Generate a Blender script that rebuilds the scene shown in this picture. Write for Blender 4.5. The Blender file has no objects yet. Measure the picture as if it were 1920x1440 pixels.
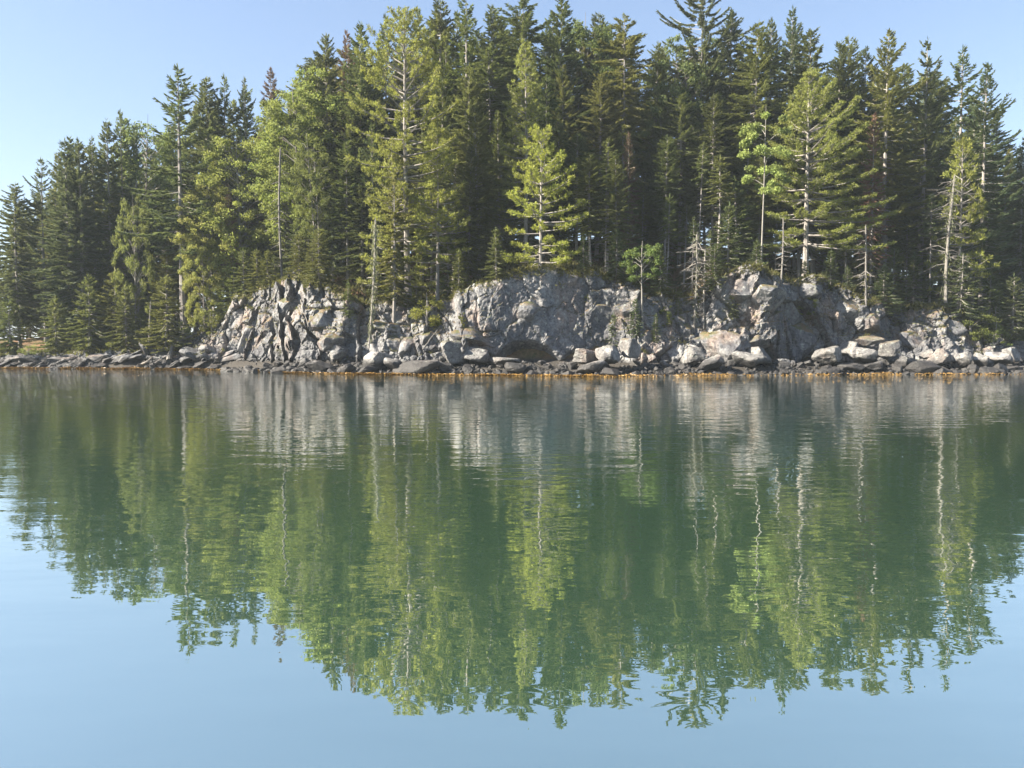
import bpy, math, random
import numpy as np
from mathutils import Vector, Matrix

# ------------------------------------------------------------------ camera, sky, sun, exposure
sc = bpy.context.scene
COL = sc.collection
F_PX = 1400.0            # focal length in pixels of the 1920 px wide photograph
CAM_H = 1.75
HORIZON = 650.0
PITCH = math.atan((720.0 - HORIZON) / F_PX)

cam_data = bpy.data.cameras.new('camera')
cam_data.sensor_width = 36.0
cam_data.lens = 36.0 * F_PX / 1920.0
cam_data.clip_start = 0.1
cam_data.clip_end = 8000.0
cam = bpy.data.objects.new('camera', cam_data)
COL.objects.link(cam)
cam.location = (0, 0, CAM_H)
cam.rotation_euler = (math.pi / 2 - PITCH, 0, 0)
sc.camera = cam

SUN_EL = math.radians(33)
SUN_AZ = math.radians(-102)     # from +Y (into the picture), negative = to the left
to_sun = Vector((math.sin(SUN_AZ) * math.cos(SUN_EL), math.cos(SUN_AZ) * math.cos(SUN_EL), math.sin(SUN_EL)))

world = bpy.data.worlds.new('World')
sc.world = world
world.use_nodes = True
wn = world.node_tree
bg = wn.nodes['Background']
sky = wn.nodes.new('ShaderNodeTexSky')
sky.sky_type = 'NISHITA'
sky.sun_disc = False
sky.sun_elevation = SUN_EL
sky.sun_rotation = SUN_AZ
sky.altitude = 0
sky.air_density = 1.0
sky.dust_density = 0.7
sky.ozone_density = 2.6
gam = wn.nodes.new('ShaderNodeGamma'); gam.inputs[1].default_value = 0.66      # a softer fall-off from horizon to zenith
hsv = wn.nodes.new('ShaderNodeHueSaturation'); hsv.inputs['Saturation'].default_value = 1.12; hsv.inputs['Hue'].default_value = 0.507
wn.links.new(sky.outputs[0], gam.inputs[0]); wn.links.new(gam.outputs[0], hsv.inputs['Color'])
wn.links.new(hsv.outputs[0], bg.inputs[0])
bg.inputs[1].default_value = 0.088

sun_d = bpy.data.lights.new('sun', 'SUN')
sun_d.energy = 5.0
sun_d.angle = math.radians(0.5)
sun_d.color = (1.0, 0.90, 0.74)
sun = bpy.data.objects.new('sun', sun_d)
COL.objects.link(sun)
sun.rotation_euler = to_sun.to_track_quat('Z', 'Y').to_euler()

sc.view_settings.view_transform = 'Standard'
sc.view_settings.look = 'None'
sc.view_settings.exposure = 2.18
sc.view_settings.gamma = 1.0
sc.view_settings.use_curve_mapping = False
sc.render.engine = 'CYCLES'
sc.cycles.max_bounces = 8
sc.cycles.diffuse_bounces = 5
sc.cycles.volume_bounces = 0
sc.cycles.transparent_max_bounces = 4
sc.cycles.caustics_reflective = False
sc.cycles.caustics_refractive = False

rng = np.random.default_rng(7)
random.seed(7)

# ------------------------------------------------------------------ helpers
CP, SP = math.cos(PITCH), math.sin(PITCH)


def wpt(px, py, Y):
    """the point at depth Y of the place that stands at (px, py) of the photograph"""
    u = (px - 960.0) / F_PX
    v = (720.0 - py) / F_PX
    dy = CP + v * SP
    dz = -SP + v * CP
    k = Y / dy
    return (u * k, Y, CAM_H + dz * k)


def proj(x, y, z):
    z = z - CAM_H
    dep = y * CP - z * SP
    up = y * SP + z * CP
    return 960 + F_PX * x / dep, 720 - F_PX * up / dep


def hash3(ix, iy, iz, seed=0):
    n = (ix.astype(np.int64) * 73856093) ^ (iy.astype(np.int64) * 19349663) ^ (iz.astype(np.int64) * 83492791) ^ (seed * 2654435)
    n = (n ^ (n >> 13)) * 1274126177
    n = n & 0x7fffffff
    n = ((n ^ (n >> 15)) * 2246822519) & 0x7fffffff
    return (n & 0xffffff) / float(0x1000000)


def vnoise(x, y, z, seed=0):
    x0, y0, z0 = np.floor(x), np.floor(y), np.floor(z)
    fx, fy, fz = x - x0, y - y0, z - z0
    fx = fx * fx * (3 - 2 * fx); fy = fy * fy * (3 - 2 * fy); fz = fz * fz * (3 - 2 * fz)
    r = 0
    for a in (0, 1):
        for b in (0, 1):
            for c in (0, 1):
                h = hash3(x0 + a, y0 + b, z0 + c, seed)
                r = r + h * (fx if a else 1 - fx) * (fy if b else 1 - fy) * (fz if c else 1 - fz)
    return r * 2 - 1


def fbm(x, y, z=None, octv=4, seed=0, gain=0.5):
    if z is None:
        z = np.zeros_like(x) + 0.37
    r, a, f = 0, 1.0, 1.0
    for i in range(octv):
        r = r + a * vnoise(x * f, y * f, z * f, seed + i * 17)
        a *= gain; f *= 2.03
    return r


def voronoi2(x, y, seed=0):
    """nearest jittered seed: returns dx, dy to it, F2-F1 and three random numbers of the cell"""
    ix, iy = np.floor(x), np.floor(y)
    best = np.full(x.shape, 1e9); second = np.full(x.shape, 1e9)
    bdx = np.zeros_like(x); bdy = np.zeros_like(x); bi = np.zeros_like(x); bj = np.zeros_like(x)
    for a in (-1, 0, 1):
        for b in (-1, 0, 1):
            cx, cy = ix + a, iy + b
            sx = cx + 0.1 + 0.8 * hash3(cx, cy, cx * 0, seed)
            sy = cy + 0.1 + 0.8 * hash3(cx, cy, cx * 0 + 1, seed)
            d = np.hypot(x - sx, y - sy)
            m = d < best
            second = np.where(m, best, np.minimum(second, d))
            best = np.where(m, d, best)
            bdx = np.where(m, x - sx, bdx); bdy = np.where(m, y - sy, bdy)
            bi = np.where(m, cx, bi); bj = np.where(m, cy, bj)
    z = bi * 0
    return bdx, bdy, second - best, hash3(bi, bj, z + 2, seed), hash3(bi, bj, z + 3, seed), hash3(bi, bj, z + 4, seed)


def sstep(t):
    t = np.clip(t, 0, 1)
    return t * t * (3 - 2 * t)


def mesh_from(name, verts, faces, mat, smooth=False, attr=None, uvw=None):
    """faces: (n,3) or (n,4) integer array, or a list of such arrays"""
    if not isinstance(faces, list):
        faces = [faces]
    faces = [f for f in faces if len(f)]
    me = bpy.data.meshes.new(name)
    verts = np.asarray(verts, dtype=np.float32)
    me.vertices.add(len(verts))
    me.vertices.foreach_set('co', verts.ravel())
    loops = np.concatenate([f.ravel() for f in faces]).astype(np.int32)
    tot = np.concatenate([np.full(len(f), f.shape[1], dtype=np.int32) for f in faces])
    start = np.concatenate([[0], np.cumsum(tot)[:-1]]).astype(np.int32)
    me.loops.add(len(loops))
    me.loops.foreach_set('vertex_index', loops)
    me.polygons.add(len(tot))
    me.polygons.foreach_set('loop_start', start)
    me.polygons.foreach_set('loop_total', tot)
    me.polygons.foreach_set('use_smooth', np.full(len(tot), smooth, dtype=bool))
    me.update(calc_edges=True)
    if attr is not None:
        a = me.attributes.new('tone', 'FLOAT', 'POINT')
        a.data.foreach_set('value', np.asarray(attr, dtype=np.float32))
    me.materials.append(mat)
    return me


class Geo:
    def __init__(self):
        self.v = []; self.q = []; self.t = []; self.a = []; self.n = 0

    def add(self, v, q=None, t=None, a=None):
        v = np.asarray(v, dtype=np.float64).reshape(-1, 3)
        if q is not None and len(q):
            self.q.append(np.asarray(q, dtype=np.int64) + self.n)
        if t is not None and len(t):
            self.t.append(np.asarray(t, dtype=np.int64) + self.n)
        self.a.append(np.full(len(v), 0.5) if a is None else np.asarray(a, dtype=np.float64))
        self.v.append(v)
        self.n += len(v)

    def tube(self, pts, rad, k=5, a=None):
        pts = np.asarray(pts, dtype=np.float64); rad = np.asarray(rad, dtype=np.float64)
        n = len(pts)
        tan = np.gradient(pts, axis=0)
        tan /= np.linalg.norm(tan, axis=1)[:, None] + 1e-9
        ref = np.array([0.0, 0, 1]) if abs(tan[0][2]) < 0.8 else np.array([1.0, 0, 0])
        s = np.cross(tan, ref); s /= np.linalg.norm(s, axis=1)[:, None] + 1e-9
        t2 = np.cross(tan, s)
        ang = np.arange(k) * 2 * math.pi / k
        ring = pts[:, None, :] + rad[:, None, None] * (np.cos(ang)[None, :, None] * s[:, None, :] + np.sin(ang)[None, :, None] * t2[:, None, :])
        i = np.arange(n - 1)[:, None]; j = np.arange(k)[None, :]; j2 = (j + 1) % k
        q = np.stack([i * k + j, i * k + j2, (i + 1) * k + j2, (i + 1) * k + j], -1).reshape(-1, 4)
        self.add(ring.reshape(-1, 3), q=q, a=None if a is None else np.full(n * k, a))

    def kites(self, P, D, S, l, w, tone, bow=0.45):
        """one kite-shaped blade per row"""
        P = np.asarray(P); n = len(P)
        if n == 0:
            return
        l = l[:, None]; w = w[:, None]
        v = np.stack([P, P + D * l * bow + S * w, P + D * l, P + D * l * bow - S * w], 1).reshape(-1, 3)
        q = np.arange(n * 4).reshape(n, 4)
        self.add(v, q=q, a=np.repeat(tone, 4))

    def mesh(self, name, mat, smooth=False):
        faces = []
        if self.q: faces.append(np.concatenate(self.q))
        if self.t: faces.append(np.concatenate(self.t))
        return mesh_from(name, np.concatenate(self.v), faces, mat, smooth, np.concatenate(self.a))


def norm(v):
    return v / (np.linalg.norm(v, axis=-1, keepdims=True) + 1e-9)


def link(name, data, parent=None, loc=None):
    o = bpy.data.objects.new(name, data)
    COL.objects.link(o)
    if parent is not None:
        o.parent = parent
    if loc is not None:
        o.location = loc
    return o


def tag(o, label=None, cat=None, group=None, kind=None):
    if label: o['label'] = label
    if cat: o['category'] = cat
    if group: o['group'] = group
    if kind: o['kind'] = kind
    return o


# ------------------------------------------------------------------ materials
class NT:
    def __init__(self, name):
        self.m = bpy.data.materials.new(name)
        self.m.use_nodes = True
        self.nt = self.m.node_tree
        self.nt.nodes.clear()
        self.out = self.N('ShaderNodeOutputMaterial')

    def N(self, t, **kw):
        n = self.nt.nodes.new(t)
        for k, v in kw.items():
            setattr(n, k, v)
        return n

    def L(self, a, b):
        self.nt.links.new(a, b)

    def noise(self, vec, scale, detail=4, rough=0.55, dist=0.0):
        n = self.N('ShaderNodeTexNoise')
        n.inputs['Scale'].default_value = scale
        n.inputs['Detail'].default_value = detail
        n.inputs['Roughness'].default_value = rough
        n.inputs['Distortion'].default_value = dist
        if vec is not None: self.L(vec, n.inputs['Vector'])
        return n.outputs['Fac']

    def ramp(self, fac, stops):
        r = self.N('ShaderNodeValToRGB')
        e = r.color_ramp.elements
        while len(e) < len(stops): e.new(0.5)
        for i, (p, c) in enumerate(stops):
            e[i].position = p
            e[i].color = (c, c, c, 1) if isinstance(c, (int, float)) else (*c, 1)
        self.L(fac, r.inputs[0])
        return r.outputs[0]

    def mix(self, f, a, b, mode='MIX'):
        m = self.N('ShaderNodeMix', data_type='RGBA', blend_type=mode)
        for s, v in ((m.inputs[0], f), (m.inputs[6], a), (m.inputs[7], b)):
            if hasattr(v, 'is_output'): self.L(v, s)
            elif isinstance(v, (int, float)): s.default_value = v
            else: s.default_value = (*v, 1)
        return m.outputs[2]

    def math(self, op, a, b=0.0, c=None, clamp=False):
        m = self.N('ShaderNodeMath', operation=op, use_clamp=clamp)
        for s, v in ((m.inputs[0], a), (m.inputs[1], b)) + (((m.inputs[2], c),) if c is not None else ()):
            if hasattr(v, 'is_output'): self.L(v, s)
            else: s.default_value = v
        return m.outputs[0]

    def mapping(self, vec, scale=(1, 1, 1), rot=(0, 0, 0)):
        m = self.N('ShaderNodeMapping')
        m.inputs['Scale'].default_value = scale
        m.inputs['Rotation'].default_value = rot
        self.L(vec, m.inputs['Vector'])
        return m.outputs[0]

    def bump(self, h, strength, dist=0.05, normal=None):
        b = self.N('ShaderNodeBump')
        b.inputs['Strength'].default_value = strength
        b.inputs['Distance'].default_value = dist
        self.L(h, b.inputs['Height'])
        if normal is not None: self.L(normal, b.inputs['Normal'])
        return b.outputs[0]

    def bsdf(self, color, rough=0.8, spec=0.3, normal=None):
        p = self.N('ShaderNodeBsdfPrincipled')
        if hasattr(color, 'is_output'): self.L(color, p.inputs['Base Color'])
        else: p.inputs['Base Color'].default_value = (*color, 1)
        if hasattr(rough, 'is_output'): self.L(rough, p.inputs['Roughness'])
        else: p.inputs['Roughness'].default_value = rough
        p.inputs['Specular IOR Level'].default_value = spec
        if normal is not None: self.L(normal, p.inputs['Normal'])
        return p.outputs[0]

    def done(self, sh):
        self.L(sh, self.out.inputs[0])
        return self.m


def foliage_mat(name, trans=0.42, lightmix=(0.20, 0.21, 0.05), patch=0.35):
    """the crown object's own colour, varied twig by twig, with light coming through the needles"""
    t = NT(name)
    oi = t.N('ShaderNodeObjectInfo')
    at = t.N('ShaderNodeAttribute', attribute_name='tone')
    co = t.N('ShaderNodeTexCoord').outputs['Object']
    n = t.noise(co, 0.7, 3)
    v = t.math('MULTIPLY_ADD', at.outputs['Fac'], 0.9, 0.5)
    v2 = t.math('MULTIPLY_ADD', n, 0.6, 0.7)
    v = t.math('MULTIPLY', v, v2)
    c = t.mix(1.0, oi.outputs['Color'], t.N('ShaderNodeCombineXYZ').outputs[0], 'MULTIPLY')
    # scale colour by v
    hs = t.N('ShaderNodeHueSaturation')
    t.L(oi.outputs['Color'], hs.inputs['Color'])
    t.L(v, hs.inputs['Value'])
    t.L(t.math('MULTIPLY_ADD', n, 0.07, 0.465), hs.inputs['Hue'])
    col = t.mix(t.math('MULTIPLY', at.outputs['Fac'], patch * 0.6), hs.outputs[0], lightmix)
    d = t.bsdf(col, 0.62, 0.25)
    tr = t.N('ShaderNodeBsdfTranslucent')
    tc = t.mix(0.5, col, lightmix)
    t.L(tc, tr.inputs[0])
    ms = t.N('ShaderNodeMixShader')
    ms.inputs[0].default_value = trans
    t.L(d, ms.inputs[1]); t.L(tr.outputs[0], ms.inputs[2])
    return t.done(ms.outputs[0])


def bark_mat(name, c1, c2, pale=None, palef=0.0):
    t = NT(name)
    co = t.N('ShaderNodeTexCoord').outputs['Object']
    m = t.mapping(co, (6, 6, 1.2))
    n = t.noise(m, 3.0, 5, 0.65)
    col = t.mix(t.ramp(n, [(0.3, 0.0), (0.7, 1.0)]), c1, c2)
    if pale:
        p = t.noise(co, 2.1, 5, 0.6)
        col = t.mix(t.ramp(p, [(0.62 - palef, 0.0), (0.68 - palef, 1.0)]), col, pale)
    nb = t.bump(n, 0.6, 0.04)
    return t.done(t.bsdf(col, 0.9, 0.15, nb))


def rock_mat(name, base=(0.128, 0.132, 0.148), pale=(0.25, 0.248, 0.25), dark=(0.075, 0.07, 0.078), tide=True, warm=0.5):
    t = NT(name)
    geo = t.N('ShaderNodeNewGeometry')
    pos = geo.outputs['Position']
    big = t.noise(pos, 0.22, 4, 0.6)
    mid = t.noise(pos, 1.1, 6, 0.65, 0.4)
    fine = t.noise(pos, 7.0, 6, 0.7)
    vfine = t.noise(pos, 26.0, 4, 0.7)
    col = t.mix(t.ramp(mid, [(0.38, 0.0), (0.60, 1.0)]), tuple(b * 0.8 for b in base), pale)
    col = t.mix(t.ramp(big, [(0.42, 0.0), (0.58, 0.8)]), col, tuple(b * 0.62 for b in base))
    # rusty and pinkish weathering in patches
    w = t.noise(t.mapping(pos, (1, 1, 0.5)), 0.6, 5, 0.6)
    col = t.mix(t.ramp(w, [(0.52, 0.0), (0.68, warm)]), col, (0.30, 0.20, 0.145))
    # grey-white lichen
    li = t.noise(pos, 3.3, 6, 0.75)
    col = t.mix(t.ramp(li, [(0.56, 0.0), (0.64, 0.75)]), col, (0.33, 0.34, 0.31))
    # black seepage streaks running down
    st = t.noise(t.mapping(pos, (1.6, 1.6, 0.16)), 1.3, 5, 0.6)
    col = t.mix(t.ramp(st, [(0.56, 0.0), (0.66, 0.7)]), col, dark)
    dk = t.ramp(fine, [(0.32, 0.30), (0.52, 1.0)])
    col = t.mix(1.0, col, dk, 'MULTIPLY')
    # greens where the face looks up
    sep = t.N('ShaderNodeSeparateXYZ'); t.L(geo.outputs['Normal'], sep.inputs[0])
    sp = t.N('ShaderNodeSeparateXYZ'); t.L(pos, sp.inputs[0])
    up = t.math('MULTIPLY_ADD', t.noise(pos, 0.9, 5, 0.6), 0.8, sep.outputs[2])
    high = t.math('MULTIPLY', t.ramp(up, [(0.93, 0.0), (1.10, 1.0)]) if False else t.math('MULTIPLY_ADD', up, 4.0, -3.7, clamp=True), t.math('MULTIPLY_ADD', sp.outputs[2], 1.0, -1.6, clamp=True))
    moss = t.mix(t.ramp(t.noise(pos, 2.2, 5), [(0.4, 0.0), (0.6, 1.0)]), (0.07, 0.075, 0.03), (0.13, 0.09, 0.05))
    col = t.mix(high, col, moss)
    rough = 0.85
    if tide:
        tz = t.math('MULTIPLY_ADD', t.noise(pos, 1.3, 4, 0.6), 0.9, t.math('MULTIPLY', sp.outputs[2], -1.0))
        # noise 0.5 -> band edge at about z = 0.75
        band = t.math('MULTIPLY_ADD', tz, 4.0, 2.1, clamp=True)
        col = t.mix(t.math('MULTIPLY', band, 0.88), col, (0.022, 0.021, 0.022))
        rough = t.math('MULTIPLY_ADD', band, -0.3, 0.85)
    h = t.math('ADD', t.math('MULTIPLY', fine, 0.7), t.math('MULTIPLY', vfine, 0.25))
    nb = t.bump(h, 0.9, 0.10)
    return t.done(t.bsdf(col, rough, 0.3, nb))


M = {}
M['spruce'] = foliage_mat('spruce_needles', 0.52, (0.17, 0.18, 0.045), 0.40)
M['pine'] = foliage_mat('pine_needles', 0.50, (0.30, 0.34, 0.06), 0.45)
M['leaf'] = foliage_mat('broad_leaves', 0.50, (0.26, 0.29, 0.065), 0.45)
M['brown'] = foliage_mat('dying_needles', 0.30, (0.22, 0.13, 0.08), 0.4)
M['lichen'] = foliage_mat('beard_lichen', 0.40, (0.20, 0.22, 0.13), 0.4)
M['bark'] = bark_mat('spruce_bark', (0.17, 0.155, 0.145), (0.30, 0.28, 0.265), (0.34, 0.34, 0.30), 0.02)
M['deadwood'] = bark_mat('weathered_wood', (0.11, 0.10, 0.092), (0.22, 0.21, 0.195))
M['birch'] = bark_mat('pale_bark', (0.16, 0.15, 0.135), (0.30, 0.285, 0.26))
M['twig'] = bark_mat('dead_twigs', (0.24, 0.21, 0.19), (0.38, 0.36, 0.32))
M['rock'] = rock_mat('cliff_rock')
M['boulder'] = rock_mat('boulder_rock', (0.18, 0.178, 0.18), (0.31, 0.30, 0.29), warm=0.35)
M['darkstone'] = rock_mat('wet_stone', (0.10, 0.095, 0.095), (0.16, 0.15, 0.15), warm=0.1)


def ground_mat():
    t = NT('forest_floor')
    pos = t.N('ShaderNodeNewGeometry').outputs['Position']
    n1 = t.noise(pos, 0.5, 5, 0.6); n2 = t.noise(pos, 5.0, 6, 0.7)
    col = t.mix(t.ramp(n1, [(0.4, 0.0), (0.62, 1.0)]), (0.17, 0.10, 0.06), (0.07, 0.075, 0.03))
    col = t.mix(t.ramp(n2, [(0.45, 0.0), (0.7, 0.8)]), col, (0.26, 0.16, 0.10))
    col = t.mix(t.ramp(n2, [(0.28, 0.7), (0.42, 0.0)]), col, (0.05, 0.04, 0.03))
    sp = t.N('ShaderNodeSeparateXYZ'); t.L(pos, sp.inputs[0])
    low = t.math('MULTIPLY_ADD', t.math('ADD', sp.outputs[2], t.math('MULTIPLY', n2, -0.4)), -4.0, 3.6, clamp=True)
    col = t.mix(low, col, (0.06, 0.055, 0.05))
    return t.done(t.bsdf(col, 0.95, 0.1, t.bump(n2, 1.0, 0.15)))


M['ground'] = ground_mat()


def beach_mat():
    t = NT('tidal_shingle')
    pos = t.N('ShaderNodeNewGeometry').outputs['Position']
    v = t.N('ShaderNodeTexVoronoi'); v.inputs['Scale'].default_value = 5.0; t.L(pos, v.inputs['Vector'])
    n = t.noise(pos, 3, 5)
    col = t.mix(n, (0.03, 0.028, 0.026), (0.10, 0.09, 0.085))
    return t.done(t.bsdf(col, 0.6, 0.4, t.bump(v.outputs['Distance'], 1.0, 0.15)))


M['beach'] = beach_mat()


def weed_mat():
    t = NT('rockweed')
    at = t.N('ShaderNodeAttribute', attribute_name='tone')
    pos = t.N('ShaderNodeNewGeometry').outputs['Position']
    n = t.noise(pos, 1.2, 3)
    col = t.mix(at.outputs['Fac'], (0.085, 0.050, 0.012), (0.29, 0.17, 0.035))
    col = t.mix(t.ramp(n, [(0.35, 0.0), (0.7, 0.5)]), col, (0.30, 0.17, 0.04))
    return t.done(t.bsdf(col, 0.5, 0.4))


M['weed'] = weed_mat()


def water_mat():
    t = NT('sea_water')
    pos = t.N('ShaderNodeNewGeometry').outputs['Position']
    a = t.noise(t.mapping(pos, (0.55, 1.0, 1.0), (0, 0, 0.10)), 0.75, 2, 0.45)
    b = t.noise(t.mapping(pos, (0.42, 1.0, 1.0), (0, 0, -0.08)), 2.6, 2, 0.5)
    c = t.noise(t.mapping(pos, (0.40, 1.0, 1.0), (0, 0, 0.05)), 7.0, 2, 0.5)
    # breezy and calm lanes: larger patches where the small ripples die out
    sep = t.N('ShaderNodeSeparateXYZ'); t.L(pos, sep.inputs[0])
    near = t.math('MULTIPLY_ADD', sep.outputs[1], 1.0 / 16.0, -0.25, clamp=True)   # the ripples come off the shore; open water lies calmer
    lane = t.ramp(t.noise(t.mapping(pos, (0.25, 1, 1)), 0.16, 3, 0.5), [(0.35, 0.35), (0.65, 1.0)])
    hb = t.math('MULTIPLY', t.math('MULTIPLY', b, 0.020), t.math('MULTIPLY', lane, t.math('MULTIPLY_ADD', near, 0.80, 0.20)))
    hc = t.math('MULTIPLY', t.math('MULTIPLY', c, 0.0070), t.math('MULTIPLY', lane, t.math('MULTIPLY_ADD', near, 0.92, 0.08)))
    ha = t.math('MULTIPLY', a, 0.012)
    h = t.math('ADD', ha, t.math('ADD', hb, hc))
    nb = t.bump(h, 1.0, 1.0)
    # body colour: silty green sea
    body = t.N('ShaderNodeBsdfDiffuse')
    n = t.noise(pos, 0.05, 2)
    t.L(t.mix(n, (0.032, 0.076, 0.042), (0.040, 0.088, 0.050)), body.inputs[0])
    gl = t.N('ShaderNodeBsdfGlossy')
    gl.inputs['Roughness'].default_value = 0.0
    gl.inputs['Color'].default_value = (0.97, 0.99, 1.0, 1)
    t.L(nb, gl.inputs['Normal'])
    fr = t.N('ShaderNodeFresnel'); fr.inputs['IOR'].default_value = 1.9
    t.L(nb, fr.inputs['Normal'])
    fac = t.math('MULTIPLY_ADD', fr.outputs[0], 0.45, 0.62, clamp=True)
    ms = t.N('ShaderNodeMixShader')
    t.L(fac, ms.inputs[0]); t.L(body.outputs[0], ms.inputs[1]); t.L(gl.outputs[0], ms.inputs[2])
    return t.done(ms.outputs[0])


M['water'] = water_mat()

# ------------------------------------------------------------------ the lie of the land
_sh = [(-90, 120), (-78, 92), (-64, 70), (-52, 64), (-41.8, 61), (-34, 59.2), (-27.3, 58), (-22, 56.5), (-18.2, 53.5), (-14.2, 49.2), (-8.7, 47.2),
       (0, 45.6), (5.3, 43.8), (10.9, 45.0), (21, 46.9), (31.6, 47.4), (45, 50), (62, 58), (80, 78), (95, 115)]
SX = np.array([p[0] for p in _sh]); SY = np.array([p[1] for p in _sh])


def shoreY(x):
    return np.interp(x, SX, SY)


# cliff-top profile in the photograph: (px, py) -> height at the cliff's own depth; third number how far the face leans back per metre of height
_top = [(-420, 655, 2.6), (-150, 655, 2.6), (0, 657, 2.6), (90, 660, 2.4), (150, 652, 2.2), (235, 645, 1.6), (262, 648, 1.2), (300, 662, 1.6), (330, 648, 1.4),
        (375, 612, 1.0), (415, 580, 0.7), (435, 566, 0.45), (480, 548, 0.38), (540, 520, 0.30), (590, 540, 0.22), (645, 562, 0.22), (675, 580, 0.4),
        (700, 578, 0.5), (790, 574, 0.5), (835, 562, 0.4), (868, 548, 0.25), (920, 535, 0.18), (975, 508, 0.16), (1050, 498, 0.16), (1120, 500, 0.2),
        (1180, 520, 0.3), (1230, 548, 0.5), (1290, 566, 0.6), (1335, 560, 0.4), (1352, 528, 0.22), (1372, 507, 0.18), (1430, 512, 0.18), (1500, 528, 0.2),
        (1560, 526, 0.22), (1610, 545, 0.25), (1650, 578, 0.4), (1700, 580, 0.45), (1790, 582, 0.4), (1830, 598, 0.45), (1870, 622, 0.6), (1960, 632, 0.8),
        (2200, 640, 0.9), (2600, 640, 1.0)]
TX, TZ, TL = [], [], []
for px, py, le in _top:
    if px > 420: py -= 11
    x = (px - 960) / F_PX * 52.0
    for _ in range(6):
        Yb = float(shoreY(x)) + 2.6
        x = (px - 960) / F_PX * Yb
    Yt = Yb
    z = 1.0
    for _ in range(8):
        Yt = Yb + le * max(z, 0.2)
        z = wpt(px, py, Yt)[2]
    TX.append(x); TZ.append(max(z, 0.7)); TL.append(le)
TX = np.array(TX); TZ = np.array(TZ); TL = np.array(TL)


def cliffZ(x): return np.interp(x, TX, TZ)
def cliffLean(x): return np.interp(x, TX, TL)
def cliffBase(x):
    return shoreY(x) + np.interp(x, [-40, -24, -14, -4, -3, 6, 9, 13, 22, 26, 60], [0.0, 0.5, 2.0, 2.2, 1.8, 4.2, 3.4, 2.4, 3.6, 2.8, 2.8])


_rx = [(-60, 2.5), (-40, 2.8), (-27, 4.2), (-22, 6.0), (-16, 8.5), (-10, 10.2), (0, 11.2), (10, 11.0), (22, 10.2), (32, 8.8), (45, 6.5), (70, 3)]


def ridgeZ(x): return np.interp(x, [p[0] for p in _rx], [p[1] for p in _rx])


def terrainZ(x, Y):
    x = np.asarray(x, dtype=float); Y = np.asarray(Y, dtype=float)
    ys, yb, zc, le = shoreY(x), cliffBase(x), cliffZ(x), cliffLean(x)
    beach = np.where(Y < ys, (Y - ys) * 0.35 - 0.10, -0.10 + 0.8 * (Y - ys) / np.maximum(yb - ys + np.clip(le - 0.9, 0, 3) * 1.2, 0.3)) - 0.35 * np.clip(le - 1.1, 0, 1)
    beach = np.clip(beach, -3, 0.7)
    w = le * zc
    s = (Y - (yb + 1.0)) / np.maximum(w + 0.9, 0.8)
    up = beach + (zc - 0.35 - beach) * sstep(s)
    d = Y - (yb + w + 1.9)
    rz = np.maximum(ridgeZ(x), zc + 0.4)
    hill = (rz - zc + 0.35) * sstep(d / 15.0)
    back = -np.clip(d - 22, 0, 200) * 0.22
    n = fbm(x * 0.22, Y * 0.22, octv=4, seed=5) * 0.45 * np.clip(d / 2.5, 0, 1)
    return np.maximum(up + hill + np.where(d > 0, n, 0) + back, -4)


def ground(x, y): return float(terrainZ(np.array([x]), np.array([y]))[0])


# hillside sheet
gx = np.arange(-96, 96.01, 0.5); gy = np.concatenate([np.arange(38, 76, 0.4), np.arange(76, 150, 1.5)])
X, Yg = np.meshgrid(gx, gy)
Z = terrainZ(X, Yg)
nx, ny = len(gx), len(gy)
I = (np.arange(ny - 1)[:, None] * nx + np.arange(nx - 1)[None, :])
Q = np.stack([I, I + 1, I + nx + 1, I + nx], -1).reshape(-1, 4)
hill_me = mesh_from('hillside', np.stack([X, Yg, Z], -1).reshape(-1, 3), Q, M['ground'], True)
tag(link('hillside', hill_me), kind='structure')

# water: one sheet to the horizon, finer near the camera is not needed, the ripples are in the material
wv = np.array([[-1500, -300, 0], [1500, -300, 0], [1500, 2500, 0], [-1500, 2500, 0]], dtype=float)
tag(link('water', mesh_from('water', wv, np.array([[0, 1, 2, 3]]), M['water'])), kind='structure')
sv = wv.copy(); sv[:, 2] = -6
tag(link('seabed', mesh_from('seabed', sv, np.array([[0, 1, 2, 3]]), M['beach'])), kind='structure')


# thin bluish haze added round everything to lift the dark gaps of the wood
hv = np.array([[x, y, z] for x in (-1510, 1510) for y in (-310, 2510) for z in (-7, 44)], dtype=float)
hf = np.array([[0, 1, 3, 2], [4, 6, 7, 5], [0, 4, 5, 1], [2, 3, 7, 6], [0, 2, 6, 4], [1, 5, 7, 3]])
hz = NT('haze')
pv = hz.N('ShaderNodeVolumePrincipled')
pv.inputs['Color'].default_value = (0.78, 0.90, 1.0, 1)
pv.inputs['Density'].default_value = 0.00038
hz.L(pv.outputs[0], hz.out.inputs['Volume'])
tag(link('haze', mesh_from('haze', hv, hf, hz.m)), kind='stuff')


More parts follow.
